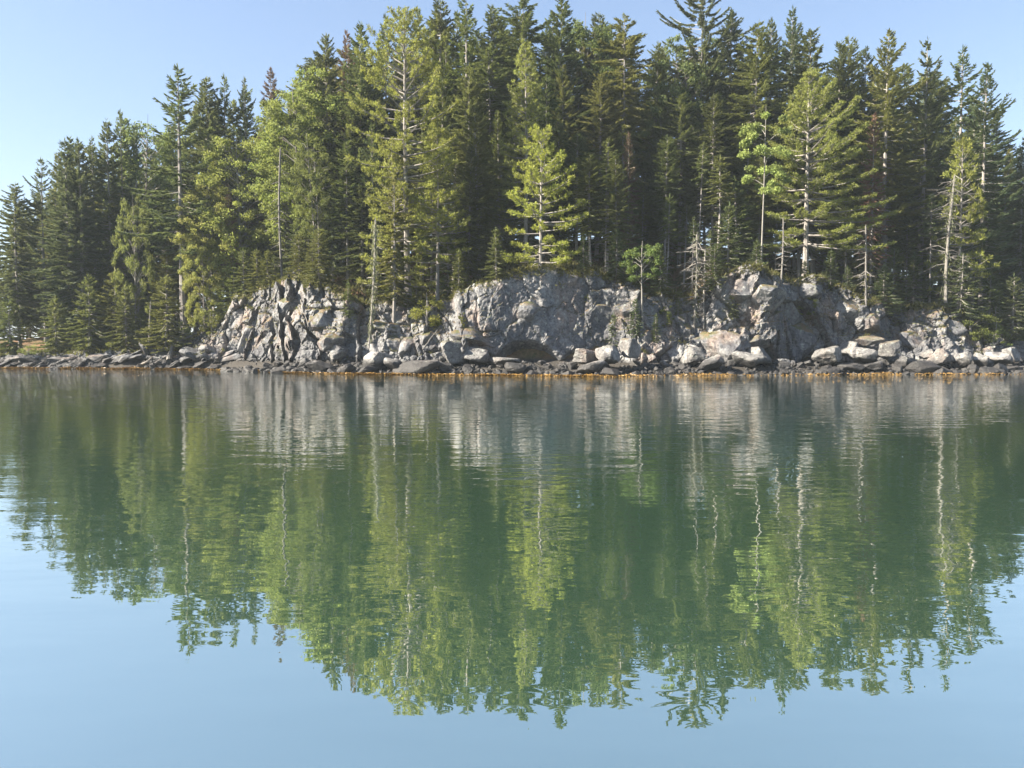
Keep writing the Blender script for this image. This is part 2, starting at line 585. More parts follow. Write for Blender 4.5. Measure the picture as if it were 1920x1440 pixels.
# ------------------------------------------------------------------ the cliff
def cliff_disp(x, s, z):
    """metres that the rock stands out of (+) or behind (-) the mean face; s is the way up the face"""
    wx = x + 0.28 * fbm(x * 0.35, s * 0.35, octv=3, seed=11)
    ws = s + 0.28 * fbm(x * 0.35, s * 0.35, octv=3, seed=12)
    d = np.zeros_like(x)
    shear = 0.30
    for (sx, sz, amp, tx, tz, cw, cd, sd, rot) in ((3.0, 3.8, 0.66, 0.34, 0.24, 0.026, 0.36, 21, 0.30), (0.95, 2.1, 0.26, 0.38, 0.22, 0.03, 0.07, 22, -0.30),
                                         (0.55, 0.75, 0.10, 0.24, 0.26, 0.05, 0.03, 23, 0.55), (0.24, 0.30, 0.045, 0.22, 0.25, 0.0, 0.0, 24, -0.2)):
        a = (wx * math.cos(rot) + ws * math.sin(rot)) / sx
        b = (-wx * math.sin(rot) + ws * math.cos(rot)) / sz
        dx, dy, f21, r1, r2, r3 = voronoi2(a, b, sd)
        d += amp * (r1 - 0.5) * 1.5 + tx * (r2 - 0.5) * 2 * dx * sx + tz * (r3 - 0.5) * 2 * dy * sz
        if cd:
            d -= cd * np.exp(-(f21 / cw) ** 1.0)
    # joints: long steep cracks and a few level ones
    j1 = vnoise((x + 0.22 * z) * 1.3, s * 0.10, x * 0 + 0.5, 51)
    j2 = vnoise(x * 0.12, (s - 0.12 * x) * 0.9, x * 0 + 0.5, 52)
    d -= 0.16 * np.exp(-np.abs(j1) / 0.035) + 0.14 * np.exp(-np.abs(j2) / 0.03)
    # the big wall right of the rib is one slab, smoother, and drifts back to the right
    wall = np.exp(-((x - 1.8) / 5.2) ** 4)
    d *= 1 - 0.72 * wall
    d += wall * (1.0 - 0.27 * (x + 3.2)) + 0.05 * wall * fbm(x * 1.6, s * 1.6, octv=4, seed=30)
    d += 0.06 * fbm(x * 3, s * 3, octv=4, seed=31)
    # broken buttress of leaning flutes at the left end of the face: broad sides turned to the left
    fl = np.exp(-((x + 16.2) / 2.9) ** 4)
    ph = (x + 0.30 * z + 0.10 * z * fbm(x * 0.5, s * 0.3, octv=2, seed=34)) / 1.45 + 0.55 * fbm(x * 0.7, s * 0.45, octv=3, seed=32)
    cell = np.floor(ph)
    saw = (ph - cell)
    hc = hash3(cell, cell * 0, cell * 0, 35)
    d += fl * ((0.35 + 0.8 * hc) * (saw - 0.35) + 0.6 * fbm(x * 0.8, s * 0.8, octv=3, seed=33))
    # sharp ribs further right
    for cx, wid, hgt, k in ((-3.2, 0.35, 0.55, 0.12), (17.6, 1.6, 0.75, 0.25), (24.6, 0.9, 0.45, 0.2), (8.4, 0.6, 0.4, -0.1)):
        t = (x - cx + k * (z - 3)) / wid
        d += hgt * np.clip(1 - np.abs(t + 0.25) ** 1.5, 0, 1)
    # smooth big slab face
    # undercuts at the foot
    for cx, wid, top, dep in ((1.0, 2.3, 2.0, 1.7), (4.6, 1.6, 1.6, 1.1), (16.6, 0.8, 1.9, 1.4), (20.2, 0.7, 1.6, 1.2), (-2.2, 1.3, 1.5, 0.9), (-11.0, 0.7, 3.2, 0.5)):
        r = np.sqrt(((x - cx) / wid) ** 2 + (z / top) ** 2)
        d -= dep * sstep((1.15 - r) / 0.45)
    return d


cx_ = np.concatenate([np.arange(-62, -42, 0.25), np.arange(-42, 34, 0.075), np.arange(34, 62, 0.2)])
NR = 112
tt = np.linspace(0, 1, NR)
CX, T = np.meshgrid(cx_, tt)
zc, le, yb = cliffZ(CX), cliffLean(CX), cliffBase(CX)
# irregular upper edge
zc = zc * (1 + 0.05 * fbm(CX * 0.8, CX * 0 + 3.1, octv=4, seed=41)) + 0.16 * fbm(CX * 1.4, CX * 0 + 9.3, octv=3, seed=42)
capf = 0.86                                  # the last rows roll over the edge onto the plateau
tz = np.clip(T / capf, 0, 1)
Zc = -0.5 + (zc + 0.5) * tz
cosa = 1 / np.sqrt(1 + le * le); sina = le * cosa
S = (Zc + 0.5) / cosa
D = cliff_disp(CX, S, Zc)
edge = sstep((T - 0.72) / 0.22)
capd = np.clip((T - capf) / (1 - capf), 0, 1)
D = D * (1 - 0.8 * capd)
# round shoulder
Yc = yb + le * np.maximum(Zc, -0.5) - D * cosa + capd * 3.2 + 0.5 * edge * edge
Zf = Zc + D * sina * 0.7 - 0.25 * edge ** 2 - 0.30 * capd ** 1.5 + 0.10 * capd * fbm(CX * 1.2, T * 20, octv=3, seed=43)
Xf = CX + 0.10 * fbm(CX * 1.3, S * 1.3, octv=3, seed=44)
cn = len(cx_)
I = (np.arange(NR - 1)[:, None] * cn + np.arange(cn - 1)[None, :])
Q = np.stack([I, I + 1, I + cn + 1, I + cn], -1).reshape(-1, 4)
CV = np.stack([Xf, Yc, Zf], -1).reshape(-1, 3)
cliff = tag(link('cliff', mesh_from('cliff', CV, Q, M['rock'], False)), kind='structure')
CPX, CPY = proj(CV[:, 0], CV[:, 1], CV[:, 2])


def cliff_at(px, py):
    i = int(np.argmin((CPX - px) ** 2 + (CPY - py) ** 2))
    return CV[i].copy()


# ------------------------------------------------------------------ stones
def ico(sub):
    import bmesh
    bm = bmesh.new()
    bmesh.ops.create_icosphere(bm, subdivisions=sub, radius=1.0)
    v = np.array([p.co[:] for p in bm.verts]); f = np.array([[q.index for q in p.verts] for p in bm.faces])
    bm.free()
    return v, f


ICO_V, ICO_F = ico(5)
ICO4_V, ICO4_F = ico(4)
ICO2_V, ICO2_F = ico(2)


def stone_shape(seed, planes=13, chip=1.0, V=None, Fc=None, lo=0.55, hi=0.95, rough=0.03):
    r = np.random.default_rng(seed)
    V = ICO4_V if V is None else V
    n = norm(r.normal(size=(planes, 3)))
    n = np.concatenate([n, [[0, 0, -1.0], [0, 0, 1.0]]])
    d = r.uniform(lo, hi, len(n))
    dots = V @ n.T
    rad = np.where(dots > 0.05, d[None, :] / np.maximum(dots, 0.05), 9.0)
    rad = -np.log(np.sum(np.exp(-rad * 42), axis=1)) / 42          # soft minimum = worn edges
    rad = np.minimum(rad, 1.15)
    P = V * rad[:, None]
    P = P + V * (rough * fbm(P[:, 0] * 3, P[:, 1] * 3, P[:, 2] * 3, 4, seed))[:, None]
    return P


STONES = []
for i in range(14):
    P = stone_shape(100 + i, planes=[8, 10, 13, 7][i % 4], lo=0.50, hi=1.0, rough=0.05)
    STONES.append(mesh_from('boulder', P, ICO4_F, M['boulder'], False))
DSTONES = []
for i in range(3):
    P = stone_shape(150 + i, planes=18, lo=0.7, hi=0.98)
    DSTONES.append(mesh_from('wet_boulder', P, ICO4_F, M['darkstone'], False))

# blocks standing proud of the cliff face: parts of the cliff
_blocks = [(470, 640, 1.0, 1.7, 0.3), (508, 612, 0.8, 1.5, 0.5), (452, 605, 0.8, 1.3, 0.2), (540, 575, 0.9, 1.2, 0.6), (555, 650, 0.8, 1.3, -0.2),
           (640, 660, 1.0, 0.7, 0.1), (705, 660, 1.1, 0.9, 0.5), (735, 645, 0.9, 1.0, -0.5), (765, 655, 0.8, 0.9, 0.7), (722, 612, 1.0, 0.5, 0.1),
           (880, 635, 1.8, 1.1, 0.1), (690, 625, 0.8, 0.7, 0.4), (800, 640, 0.7, 0.9, -0.3), (1020, 560, 1.3, 1.1, 0.2), (1060, 530, 1.2, 0.9, -0.3),
           (1095, 518, 1.0, 0.7, 0.3), (990, 590, 0.9, 0.9, 0.6), (1250, 640, 1.1, 1.0, 0.1), (1285, 625, 1.0, 1.1, 0.3), (1275, 600, 0.8, 0.8, 0.0),
           (1310, 648, 1.0, 1.0, -0.2), (1355, 650, 1.5, 1.6, 0.3), (1395, 545, 1.6, 1.5, 0.0), (1440, 560, 1.5, 1.3, 0.2), (1478, 600, 1.3, 1.9, 0.15),
           (1500, 640, 1.2, 1.6, -0.1), (1560, 570, 1.5, 1.7, 0.1), (1525, 545, 0.9, 0.8, 0.4), (1600, 590, 1.1, 1.5, 0.3), (1635, 605, 0.9, 1.0, -0.4),
           (1655, 610, 0.8, 1.2, 0.3), (1720, 640, 1.4, 1.2, 0.1), (1790, 625, 1.3, 1.1, 0.2), (1820, 650, 0.9, 0.8, 0.0), (1425, 640, 1.2, 1.0, 0.5),
           (1130, 600, 1.3, 1.2, 0.2), (1180, 585, 1.0, 1.1, -0.2), (1215, 640, 1.0, 0.9, 0.2), (600, 600, 1.2, 1.2, 0.1), (620, 640, 1.0, 0.9, -0.1),
           (240, 660, 1.5, 0.6, 0.1), (190, 672, 1.4, 0.45, -0.05), (110, 676, 1.5, 0.4, 0.05), (40, 676, 1.4, 0.4, 0.0), (360, 668, 1.1, 0.6, 0.5), (392, 660, 1.0, 0.6, 0.4)]
# (block meshes: twelve shapes shared between the parts)
BLK = [mesh_from('rock_block', stone_shape(200 + i, 9 + i % 4, V=ICO4_V, lo=0.6, hi=0.9, rough=0.045), ICO4_F, M['rock'], False) for i in range(12)]
for i, (px, py, sx, sz, rz) in enumerate(_blocks):
    p = cliff_at(px, py)
    o = link('rock_block', BLK[i % 12], cliff)
    o.location = (p[0], p[1] + 0.55 * sx, p[2])
    o.scale = (sx * 0.95, sx * 0.9, sz * 0.9)
    o.rotation_euler = (0.25 * math.sin(i * 2.3), rz * 0.8, rz + 0.9 * math.sin(i * 1.7))

# tilted slabs of the low ledges left of the buttress, also parts of the rock
for i in range(58):
    px = -70 + i * 8.8 + random.uniform(-5, 5)
    d = random.uniform(-0.15, 1.5)
    x = (px - 960) / F_PX * 58
    for _ in range(3):
        Y = float(shoreY(x)) + d
        x = (px - 960) / F_PX * Y
    o = link('rock_slab', BLK[(i * 5) % 12], cliff)
    w_ = random.uniform(0.45, 1.0)
    o.location = (x, Y, max(ground(x, Y), 0) + 0.12 + 0.08 * d)
    o.scale = (w_, w_ * random.uniform(0.6, 0.9), random.uniform(0.18, 0.36))
    o.rotation_euler = (random.uniform(-0.1, 0.35), random.uniform(-0.55, -0.1), random.uniform(-0.6, 0.6))

# boulders of the beach -------------------------------------------------
# px, py of the middle, width and height in photo pixels, metres behind the waterline, label
_hero = [
    (850, 664, 50, 52, 1.7, 'pale wedge-shaped boulder with a sunlit left side, behind the dark round rock'),
    (890, 664, 52, 34, 2.1, 'grey rounded boulder leaning on the pale sunlit wedge-shaped boulder'),
    (783, 690, 70, 30, 0.2, 'dark smooth dome-shaped rock in the water edge below the yellow shrub'),
    (945, 677, 46, 22, 1.0, 'pale flat boulder lying on rubble left of the dark cave'),
    (968, 690, 34, 22, 0.6, 'small warm grey boulder just below the pale flat boulder'),
    (1143, 664, 40, 48, 1.6, 'pointed upright boulder leaning right, left one of the standing pair'),
    (1185, 652, 38, 50, 2.3, 'tall blocky upright boulder, right one of the standing pair'),
    (1098, 670, 48, 30, 2.0, 'low grey boulder left of the pointed upright boulder'),
    (1112, 688, 58, 26, 0.7, 'tilted slab with a sunlit top in front of the pointed upright boulder'),
    (1140, 698, 44, 18, 0.2, 'dark wedge rock at the waterline below the pointed upright boulder'),
    (1300, 668, 38, 34, 2.0, 'angular grey boulder below the bare grey spruce'),
    (1332, 682, 40, 26, 1.2, 'boulder with a pale top right of the angular one below the bare spruce'),
    (1400, 672, 52, 36, 1.8, 'broad pale-topped boulder left of the dark undercut'),
    (1422, 668, 36, 44, 2.4, 'upright pale boulder against the left side of the dark undercut'),
    (1556, 668, 46, 34, 1.6, 'squarish pale boulder alone right of the bright column'),
    (1592, 652, 30, 34, 2.6, 'narrow brownish boulder under the left end of the flat slab'),
    (1625, 641, 52, 18, 2.8, 'long flat slab bridging two boulders high in the pile'),
    (1662, 656, 42, 46, 2.2, 'large rounded pale boulder beside the long flat slab'),
    (1618, 666, 44, 28, 1.9, 'pale boulder under the middle of the long flat slab'),
    (1600, 688, 44, 20, 0.9, 'low dark boulder in front of the narrow brownish boulder'),
    (1640, 686, 40, 20, 0.9, 'low dark boulder in front of the large rounded pale boulder'),
    (1692, 680, 26, 22, 1.4, 'small cube-like boulder right of the large rounded pale boulder'),
    (1725, 690, 56, 26, 0.6, 'dark triangular boulder at the waterline right of the cube-like boulder'),
    (1740, 664, 26, 24, 2.2, 'pale tilted boulder behind the dark triangular boulder'),
    (1762, 672, 34, 32, 1.6, 'rounded boulder just right of the dark triangular boulder'),
    (1805, 676, 28, 32, 1.3, 'upright oval boulder among the pale boulders near the right edge'),
    (1838, 676, 24, 30, 1.3, 'upright oval boulder next to the broad blocky one near the right edge'),
    (1870, 672, 36, 26, 1.6, 'broad blocky boulder near the right edge of the beach'),
    (1896, 668, 24, 34, 2.0, 'tall narrow boulder at the right edge of the beach'),
    (425, 694, 44, 14, 0.1, 'low grey rock standing in the water left of the fluted buttress'),
    (600, 690, 46, 22, 0.6, 'sunlit slab sloping into the seaweed at the foot of the fluted buttress'),
    (630, 668, 30, 26, 1.8, 'small boulder in the gap right of the fluted buttress'),
    (710, 678, 44, 40, 1.4, 'broken pale boulder below the mossy leaning snag'),
    (742, 684, 36, 26, 0.9, 'dark-sided boulder left of the smooth dome-shaped rock'),
    (690, 694, 40, 16, 0.3, 'dark wedge rock at the waterline below the mossy leaning snag'),
    (832, 690, 30, 20, 0.6, 'small sunlit boulder right of the smooth dome-shaped rock'),
]
placed = []


def put_boulder(px, py, w, h, d, label, i, me=None, group=None, sink=0.0):
    x = (px - 960) / F_PX * 48
    for _ in range(4):
        Y = float(shoreY(x)) + d
        x = (px - 960) / F_PX * Y
    x, Y, z = wpt(px, py, Y)
    o = link('boulder', me or STONES[i % len(STONES)])
    hw = w / F_PX * Y / 2 / 0.86; hh = h / F_PX * Y / 2 / 0.86
    o.location = (x, Y, z - sink)
    o.scale = (hw, min(hw, hh * 1.4) * 1.05, hh)
    o.rotation_euler = (0.2 * math.sin(i * 3.1), 0.25 * math.sin(i * 5.3), (0.0, 3.14)[i % 2] + 0.5 * math.sin(i * 1.9))
    tag(o, label, 'boulder', group)
    placed.append((x, Y, hw))
    return o


for i, (px, py, w, h, d, lab) in enumerate(_hero):
    put_boulder(px, py, w, h, d, lab, i, DSTONES[i % 3] if i in (2, 9, 22, 34) else None)

ZONES = [(0, 'below the low rock ledge at the far left'), (300, 'by the driftwood at the little cove'), (415, 'below the fluted sunlit buttress'), (590, 'below the shaded hollow right of the buttress'),
         (690, 'below the mossy leaning snag'), (770, 'below the yellow-green shrub'), (870, 'below the sharp bright rib'), (960, 'in front of the dark cave'),
         (1080, 'around the two upright boulders'), (1230, 'below the bare grey spruce'), (1340, 'below the pale lichened wall'), (1430, 'below the bright rock column'),
         (1540, 'in the boulder pile right of the bright column'), (1700, 'below the brown overhung wall'), (1800, 'below the last low rocks at right'), (1930, 'beyond the right edge of the picture')]


def zone(px):
    z = ZONES[0][1]
    for a, n in ZONES:
        if px >= a: z = n
    return z


fill = []
tries = 0
while len(fill) < 258 and tries < 6000:
    tries += 1
    px = random.choice([random.uniform(570, 1960), random.uniform(570, 1960), random.uniform(420, 600), random.uniform(1530, 1960), random.uniform(1530, 1960), random.uniform(930, 1400)])
    d = random.uniform(-0.1, 2.9) ** 1.0
    r = random.choice([0.15, 0.19, 0.24, 0.30, 0.38]) * random.uniform(0.85, 1.2)
    if px > 1530: r *= 1.3
    x = (px - 960) / F_PX * 47
    Y = float(shoreY(x)) + d; x = (px - 960) / F_PX * Y
    if any((x - a) ** 2 + (Y - b) ** 2 < ((r + c) * 0.56) ** 2 for a, b, c in placed):
        continue
    placed.append((x, Y, r))
    fill.append((px, x, Y, d, r))
ORD = ['first', 'second', 'third', 'fourth', 'fifth', 'sixth', 'seventh', 'eighth', 'ninth', 'tenth', 'eleventh', 'twelfth', 'thirteenth', 'fourteenth', 'fifteenth',
       'sixteenth', 'seventeenth', 'eighteenth', 'nineteenth', 'twentieth'] + ['twenty' + w for k, w in enumerate(['-first', '-second', '-third', '-fourth', '-fifth', '-sixth', '-seventh', '-eighth', '-ninth'])] + ['thirtieth'] + ['thirty' + w for w in ['-first', '-second', '-third', '-fourth', '-fifth', '-sixth', '-seventh', '-eighth', '-ninth']] + ['fortieth'] * 60
cnt = {}
for i, (px, x, Y, d, r) in enumerate(sorted(fill)):
    z = ground(x, Y) + r * 0.30
    dark = d < 0.7
    o = link('boulder', DSTONES[i % 3] if (dark and i % 3 == 0) else STONES[(i * 5) % len(STONES)])
    o.location = (x, Y, max(z, 0.02))
    o.scale = (r * random.uniform(0.9, 1.5), r * random.uniform(0.8, 1.2), r * random.uniform(0.7, 1.15))
    o.rotation_euler = (random.uniform(-0.5, 0.5), random.uniform(-0.5, 0.5), random.uniform(0, 6.28))
    row = 'waterline' if d < 0.9 else ('middle' if d < 1.9 else 'back')
    size = 'small' if r < 0.21 else ('mid-sized' if r < 0.31 else 'large')
    key = (zone(px), row, size)
    k = cnt.get(key, 0); cnt[key] = k + 1
    rowt = {'waterline': 'at the waterline', 'middle': 'mid-beach', 'back': 'against the rock'}[row]
    tag(o, f'{ORD[k]} {size} {row} boulder from left, {zone(px)}', 'boulder', 'grey boulders of the rubble beach')

# cobbles and broken stone between the boulders: stuff
g = Geo()
CB = [stone_shape(300 + i, 9, V=ICO2_V) for i in range(8)]
N = 2600
px = rng.uniform(300, 2150, N); d = rng.uniform(-0.3, 3.0, N)
xx = (px - 960) / F_PX * 47.0
yy = shoreY(xx) + d
xx = (px - 960) / F_PX * yy
zz = terrainZ(xx, yy)
for i in range(N):
    r = 0.05 + 0.13 * rng.random() ** 2
    a = rng.uniform(0, 6.28); c, s = math.cos(a), math.sin(a)
    P = CB[i % 8] * r * rng.uniform(0.7, 1.3, 3)
    P = np.stack([P[:, 0] * c - P[:, 1] * s, P[:, 0] * s + P[:, 1] * c, P[:, 2]], 1)
    g.add(P + [xx[i], yy[i], zz[i] + r * 0.3], t=ICO2_F)
tag(link('cobbles', g.mesh('cobbles', M['boulder'])), 'loose broken stones and cobbles filling the gaps between the beach boulders', 'cobbles', kind='stuff')

# rockweed: hanging orange fronds along the waterline: stuff
g = Geo()
N = 52000
px = np.concatenate([rng.uniform(-500, 2300, N // 2), rng.uniform(0, 1100, N // 2)])
clump = fbm(px * 0.02, px * 0 + 1.3, octv=3, seed=61)
keep = rng.random(N) < np.clip(0.45 + 0.9 * clump, 0.12, 1) * np.interp(px, [1000, 1250], [1.0, 0.35])
px = px[keep]; clump = clump[keep]; n = len(px)
Yw = 50.0
x = (px - 960) / F_PX * Yw
for _ in range(3):
    x = (px - 960) / F_PX * shoreY(x)
d = np.abs(rng.normal(0, 0.28, n)) * (0.8 + np.clip(clump, 0, 1)) - 0.15
y = shoreY(x) + d - 0.50
z = np.maximum(terrainZ(x, y), 0) + 0.02 + rng.random(n) * 0.09 * (1 + np.clip(clump, 0, 1))
P = np.stack([x, y, z], 1)
Dr = norm(np.stack([rng.normal(0, 0.9, n), rng.normal(-0.9, 0.4, n), rng.normal(-0.25, 0.2, n)], 1))
Sd = norm(np.cross(Dr, rng.normal(size=(n, 3))))
g.kites(P, Dr, Sd, rng.uniform(0.12, 0.30, n), rng.uniform(0.015, 0.04, n), rng.random(n) * np.interp(px, [1050, 1300], [1.0, 0.4]))  # fronds coloured darker to the right, painting in the shade there
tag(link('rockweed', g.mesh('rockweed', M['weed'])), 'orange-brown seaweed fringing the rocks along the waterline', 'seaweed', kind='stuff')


# ------------------------------------------------------------------ tree makers
def trunk_path(r, H, bend=0.02, lean=0.0, n=9):
    z = np.linspace(0, H, n)
    a, b = r.uniform(-1, 1, 2)
    x = bend * H * (a * np.sin(z / H * 2.6) + 0.35 * r.normal(0, 0.4, n).cumsum() * 0.4) + lean * z
    y = bend * H * (b * np.sin(z / H * 2.2))
    x -= x[0]; y -= y[0]
    return np.stack([x, y, z], 1)


def on_path(path, z):
    return np.stack([np.interp(z, path[:, 2], path[:, 0]), np.interp(z, path[:, 2], path[:, 1]), z], -1)


def trunk_geo(g, path, r0, k=7, top=0.012):
    H = path[-1, 2]
    t = path[:, 2] / H
    rad = r0 * (1 - t) ** 0.85 + top
    rad[0] *= 1.35
    g.tube(path, rad, k)


def twigs_geo(r, path, z0, z1, n, L, droop=0.15, g=None, th=1.0):
    """bare dead side branches"""
    g = g or Geo()
    for i in range(n):
        z = r.uniform(z0, z1)
        p = on_path(path, np.array([z]))[0]
        a = r.uniform(0, 2 * math.pi); l = L * r.uniform(0.35, 1.1)
        el = r.uniform(-0.5, 0.25)
        s = np.array([0, 0.35, 0.7, 1.0])
        pts = p + np.stack([np.cos(a) * l * s, np.sin(a) * l * s, l * (el * s - droop * s ** 2) + 0.05 * r.normal(0, 1, 4) * l], 1)
        g.tube(pts, (0.013 * (1 - 0.7 * s) + 0.003) * th, 3)
        for j in range(3):
            q = pts[1 + j % 3]
            a2 = a + r.choice([-1, 1]) * r.uniform(0.5, 1.1); l2 = l * r.uniform(0.2, 0.45)
            pt2 = np.stack([q, q + np.array([math.cos(a2) * l2, math.sin(a2) * l2, r.uniform(-0.3, 0.15) * l2])])
            g.tube(pt2, np.array([0.007, 0.003]) * th, 3)
    return g


def conifer(seed, H=16.0, base=0.12, R=2.3, step=0.25, per=6, gap=0.12, el_top=0.75, el_low=-0.30, up=0.28, sag=0.25, tw=0.85, width=0.034, r0=0.14,
            power=0.8, dead=30, lean=0.0, foot=0.75, bend=0.012, start=0.16, clump=0.15, mat='spruce', dens=1.2, twmat='twig'):
    """spruce or fir: whorls of branches carrying short side twigs on both sides"""
    r = np.random.default_rng(seed)
    path = trunk_path(r, H, bend, lean)
    wood = Geo(); trunk_geo(wood, path, r0)
    zb = base * H
    fol = Geo()
    z = H - 0.12
    while z > zb:
        t = (H - z) / (H - zb)
        prof = min(1.0, t / foot) ** power * (1 - 0.25 * max(0, t - foot) / (1 - foot + 1e-6))
        nb = max(3, int(per * (0.7 + 0.6 * t) + r.uniform(-0.5, 0.5)))
        a0 = r.uniform(0, 6.28)
        lopside = 1 + clump * math.sin(3.1 * z + seed)
        for k in range(nb):
            if r.random() < gap:
                continue
            a = a0 + k * 6.283 / nb + r.uniform(-0.3, 0.3)
            L = R * prof * r.uniform(0.58, 1.2) * (lopside if math.cos(a - seed) > 0 else 2 - lopside) * (1 + 0.16 * math.sin(2.3 * a + 1.7 * z + seed) * math.sin(0.9 * z)) + 0.10
            el = el_top + (el_low - el_top) * min(1, t * 1.5) + r.uniform(-0.12, 0.12)
            p0 = on_path(path, np.array([z + r.uniform(-0.12, 0.12)]))[0]
            ca, sa = math.cos(a), math.sin(a)
            ss = np.array([0, 0.3, 0.6, 0.85, 1.0])
            cur = lambda s: el * s - sag * s * s + up * s ** 3
            pts = p0 + np.stack([ca * L * ss, sa * L * ss, L * cur(ss)], 1)
            wood.tube(pts[[0, 2, 4]], np.array([0.022, 0.012, 0.004]) * min(1.2, 0.5 + L / 2), 3)
            n = int(max(5, L / 0.060 * dens))
            s = start * min(1, L) + (1 - start * min(1, L)) * (np.arange(n) + r.random(n)) / n
            P = p0 + np.stack([ca * L * s, sa * L * s, L * cur(s)], 1)
            slope = el - 2 * sag * s + 3 * up * s * s
            fw = norm(np.stack([np.full(n, ca), np.full(n, sa), slope], 1))
            side = np.array([-sa, ca, 0.0])
            for sg in (-1, 1):
                ang = r.uniform(0.35, 0.95, n)
                Dv = fw * np.cos(ang)[:, None] + sg * side[None, :] * np.sin(ang)[:, None]
                Dv[:, 2] += r.uniform(-0.55, 0.18, n)
                Dv = norm(Dv)
                l = tw * (0.20 + 0.26 * min(1.3, L) * (1 - s * 0.75)) * r.uniform(0.6, 1.25, n)
                Sv = norm(np.cross(Dv, norm(r.normal(size=(n, 3)))))
                tone = np.clip(r.normal(0.45, 0.2, n), 0, 1)
                w = width * r.uniform(0.7, 1.25, n)
                fol.kites(P, Dv, Sv, l, w, tone)
                Sv2 = norm(np.cross(Dv, Sv))
                fol.kites(P + Dv * 0.03, Dv, Sv2, l * 0.85, w, tone * 0.9)
            # leader of the branch
            fol.kites(P[-3:], fw[-3:], np.tile(norm(np.cross(fw[-1], [0, 0, 1.0])), (3, 1)), np.full(3, 0.28 * tw), np.full(3, width), np.full(3, 0.6))
        z -= step * r.uniform(0.75, 1.3) * (0.6 + 0.5 * t)
    # top leader
    tp = path[-1]
    m = 10
    zz_ = r.uniform(-0.5, 0.15, m)
    fol.kites(tp + np.stack([zz_ * 0, zz_ * 0, zz_], 1), norm(np.stack([r.normal(0, 0.35, m), r.normal(0, 0.35, m), np.ones(m)], 1)), norm(r.normal(size=(m, 3))) * [1, 1, 0.1],
              np.full(m, 0.32), np.full(m, 0.03), np.full(m, 0.5))
    parts = {'trunk': wood.mesh('trunk', M['bark']), 'crown': fol.mesh('crown', M[mat])}
    if dead:
        parts['dead_branches'] = twigs_geo(r, path, 0.06 * H, zb + 0.25 * (H - zb), dead, min(1.3, R * 0.6)).mesh('dead_branches', M[twmat])
    return parts, H


def pine(seed, H=14.0, base=0.15, R=2.6, whorl=0.62, per=5, profile=None, r0=0.17, tufts=1.0, flat=0.15, lean=0.0, sides=None, tl=0.19, gap=0.1):
    """white pine: spaced layers of level limbs, tufts of long needles turned upwards"""
    r = np.random.default_rng(seed)
    path = trunk_path(r, H, 0.012, lean)
    wood = Geo(); trunk_geo(wood, path, r0, 8)
    fol = Geo()
    z = H - 0.25
    profile = profile or (lambda t: min(1, (t * 1.25)) ** 0.8)
    TP, TD = [], []
    while z > base * H:
        t = (H - z) / (H * (1 - base))
        nb = per + r.integers(-1, 2)
        a0 = r.uniform(0, 6.28)
        for k in range(nb):
            if r.random() < gap: continue
            a = a0 + k * 6.283 / nb + r.uniform(-0.25, 0.25)
            L = R * profile(t) * r.uniform(0.65, 1.15) + 0.15
            if sides: L *= sides(a, t)
            el = 0.9 * (1 - t) ** 2 + 0.12 + r.uniform(-0.1, 0.1) - 0.25 * t
            ss = np.linspace(0, 1, 6)
            upc = 0.25
            cur = lambda s: el * s - 0.12 * s ** 2 + upc * s ** 3
            p0 = on_path(path, np.array([z + r.uniform(-0.1, 0.1)]))[0]
            ca, sa = math.cos(a), math.sin(a)
            pts = p0 + np.stack([ca * L * ss, sa * L * ss, L * cur(ss)], 1)
            wood.tube(pts, (0.012 + 0.018 * min(L, 3)) * (1 - ss * 0.8), 4)
            # side shoots
            ns = int(max(3, L * 7.5 * tufts))
            s = r.uniform(0.30 if L > 1 else 0.1, 1.0, ns) ** 0.8
            P = p0 + np.stack([ca * L * s, sa * L * s, L * cur(s)], 1)
            sg = r.choice([-1, 1], ns)
            off = (0.12 + 0.42 * min(L, 2.4) / 2.0) * r.uniform(0.15, 1, ns) * (1.1 - 0.6 * s)
            dirv = norm(np.stack([ca * 0.8 - sa * sg, sa * 0.8 + ca * sg, np.full(ns, 0.10)], 1))
            Q_ = P + dirv * off[:, None]
            Q_[:, 2] += r.uniform(-0.05, 0.10, ns) + off * 0.1
            for q0, q1 in zip(P[::2], Q_[::2]):
                wood.tube(np.stack([q0, q1]), np.array([0.008, 0.004]), 3)
            TP.append(Q_); TD.append(dirv)
            TP.append(pts[-1:] + 0.0); TD.append(np.array([[ca, sa, 0.5]]))
        z -= whorl * r.uniform(0.7, 1.25) * (0.65 + 0.5 * t)
    TP = np.concatenate(TP); TD = np.concatenate(TD)
    nb = 13
    n = len(TP)
    P = np.repeat(TP, nb, 0) + r.normal(0, 0.05, (n * nb, 3)) * [1, 1, 0.6]
    base_tone = np.repeat(np.clip(r.normal(0.5, 0.22, n), 0, 1), nb)
    Dv = norm(np.repeat(TD, nb, 0) * 0.55 + r.normal(0, 0.62, (n * nb, 3)) + [0, 0, 0.55])
    Sv = norm(np.cross(Dv, r.normal(size=(n * nb, 3))))
    fol.kites(P, Dv, Sv, tl * r.uniform(0.7, 1.25, n * nb), r.uniform(0.014, 0.030, n * nb), np.clip(base_tone + r.normal(0, 0.1, n * nb), 0, 1), 0.6)
    return {'trunk': wood.mesh('trunk', M['bark']), 'crown': fol.mesh('crown', M['pine']),
            'dead_branches': twigs_geo(r, path, 0.08 * H, base * H + 1.5, 14, 0.8).mesh('dead_branches', M['twig'])}, H


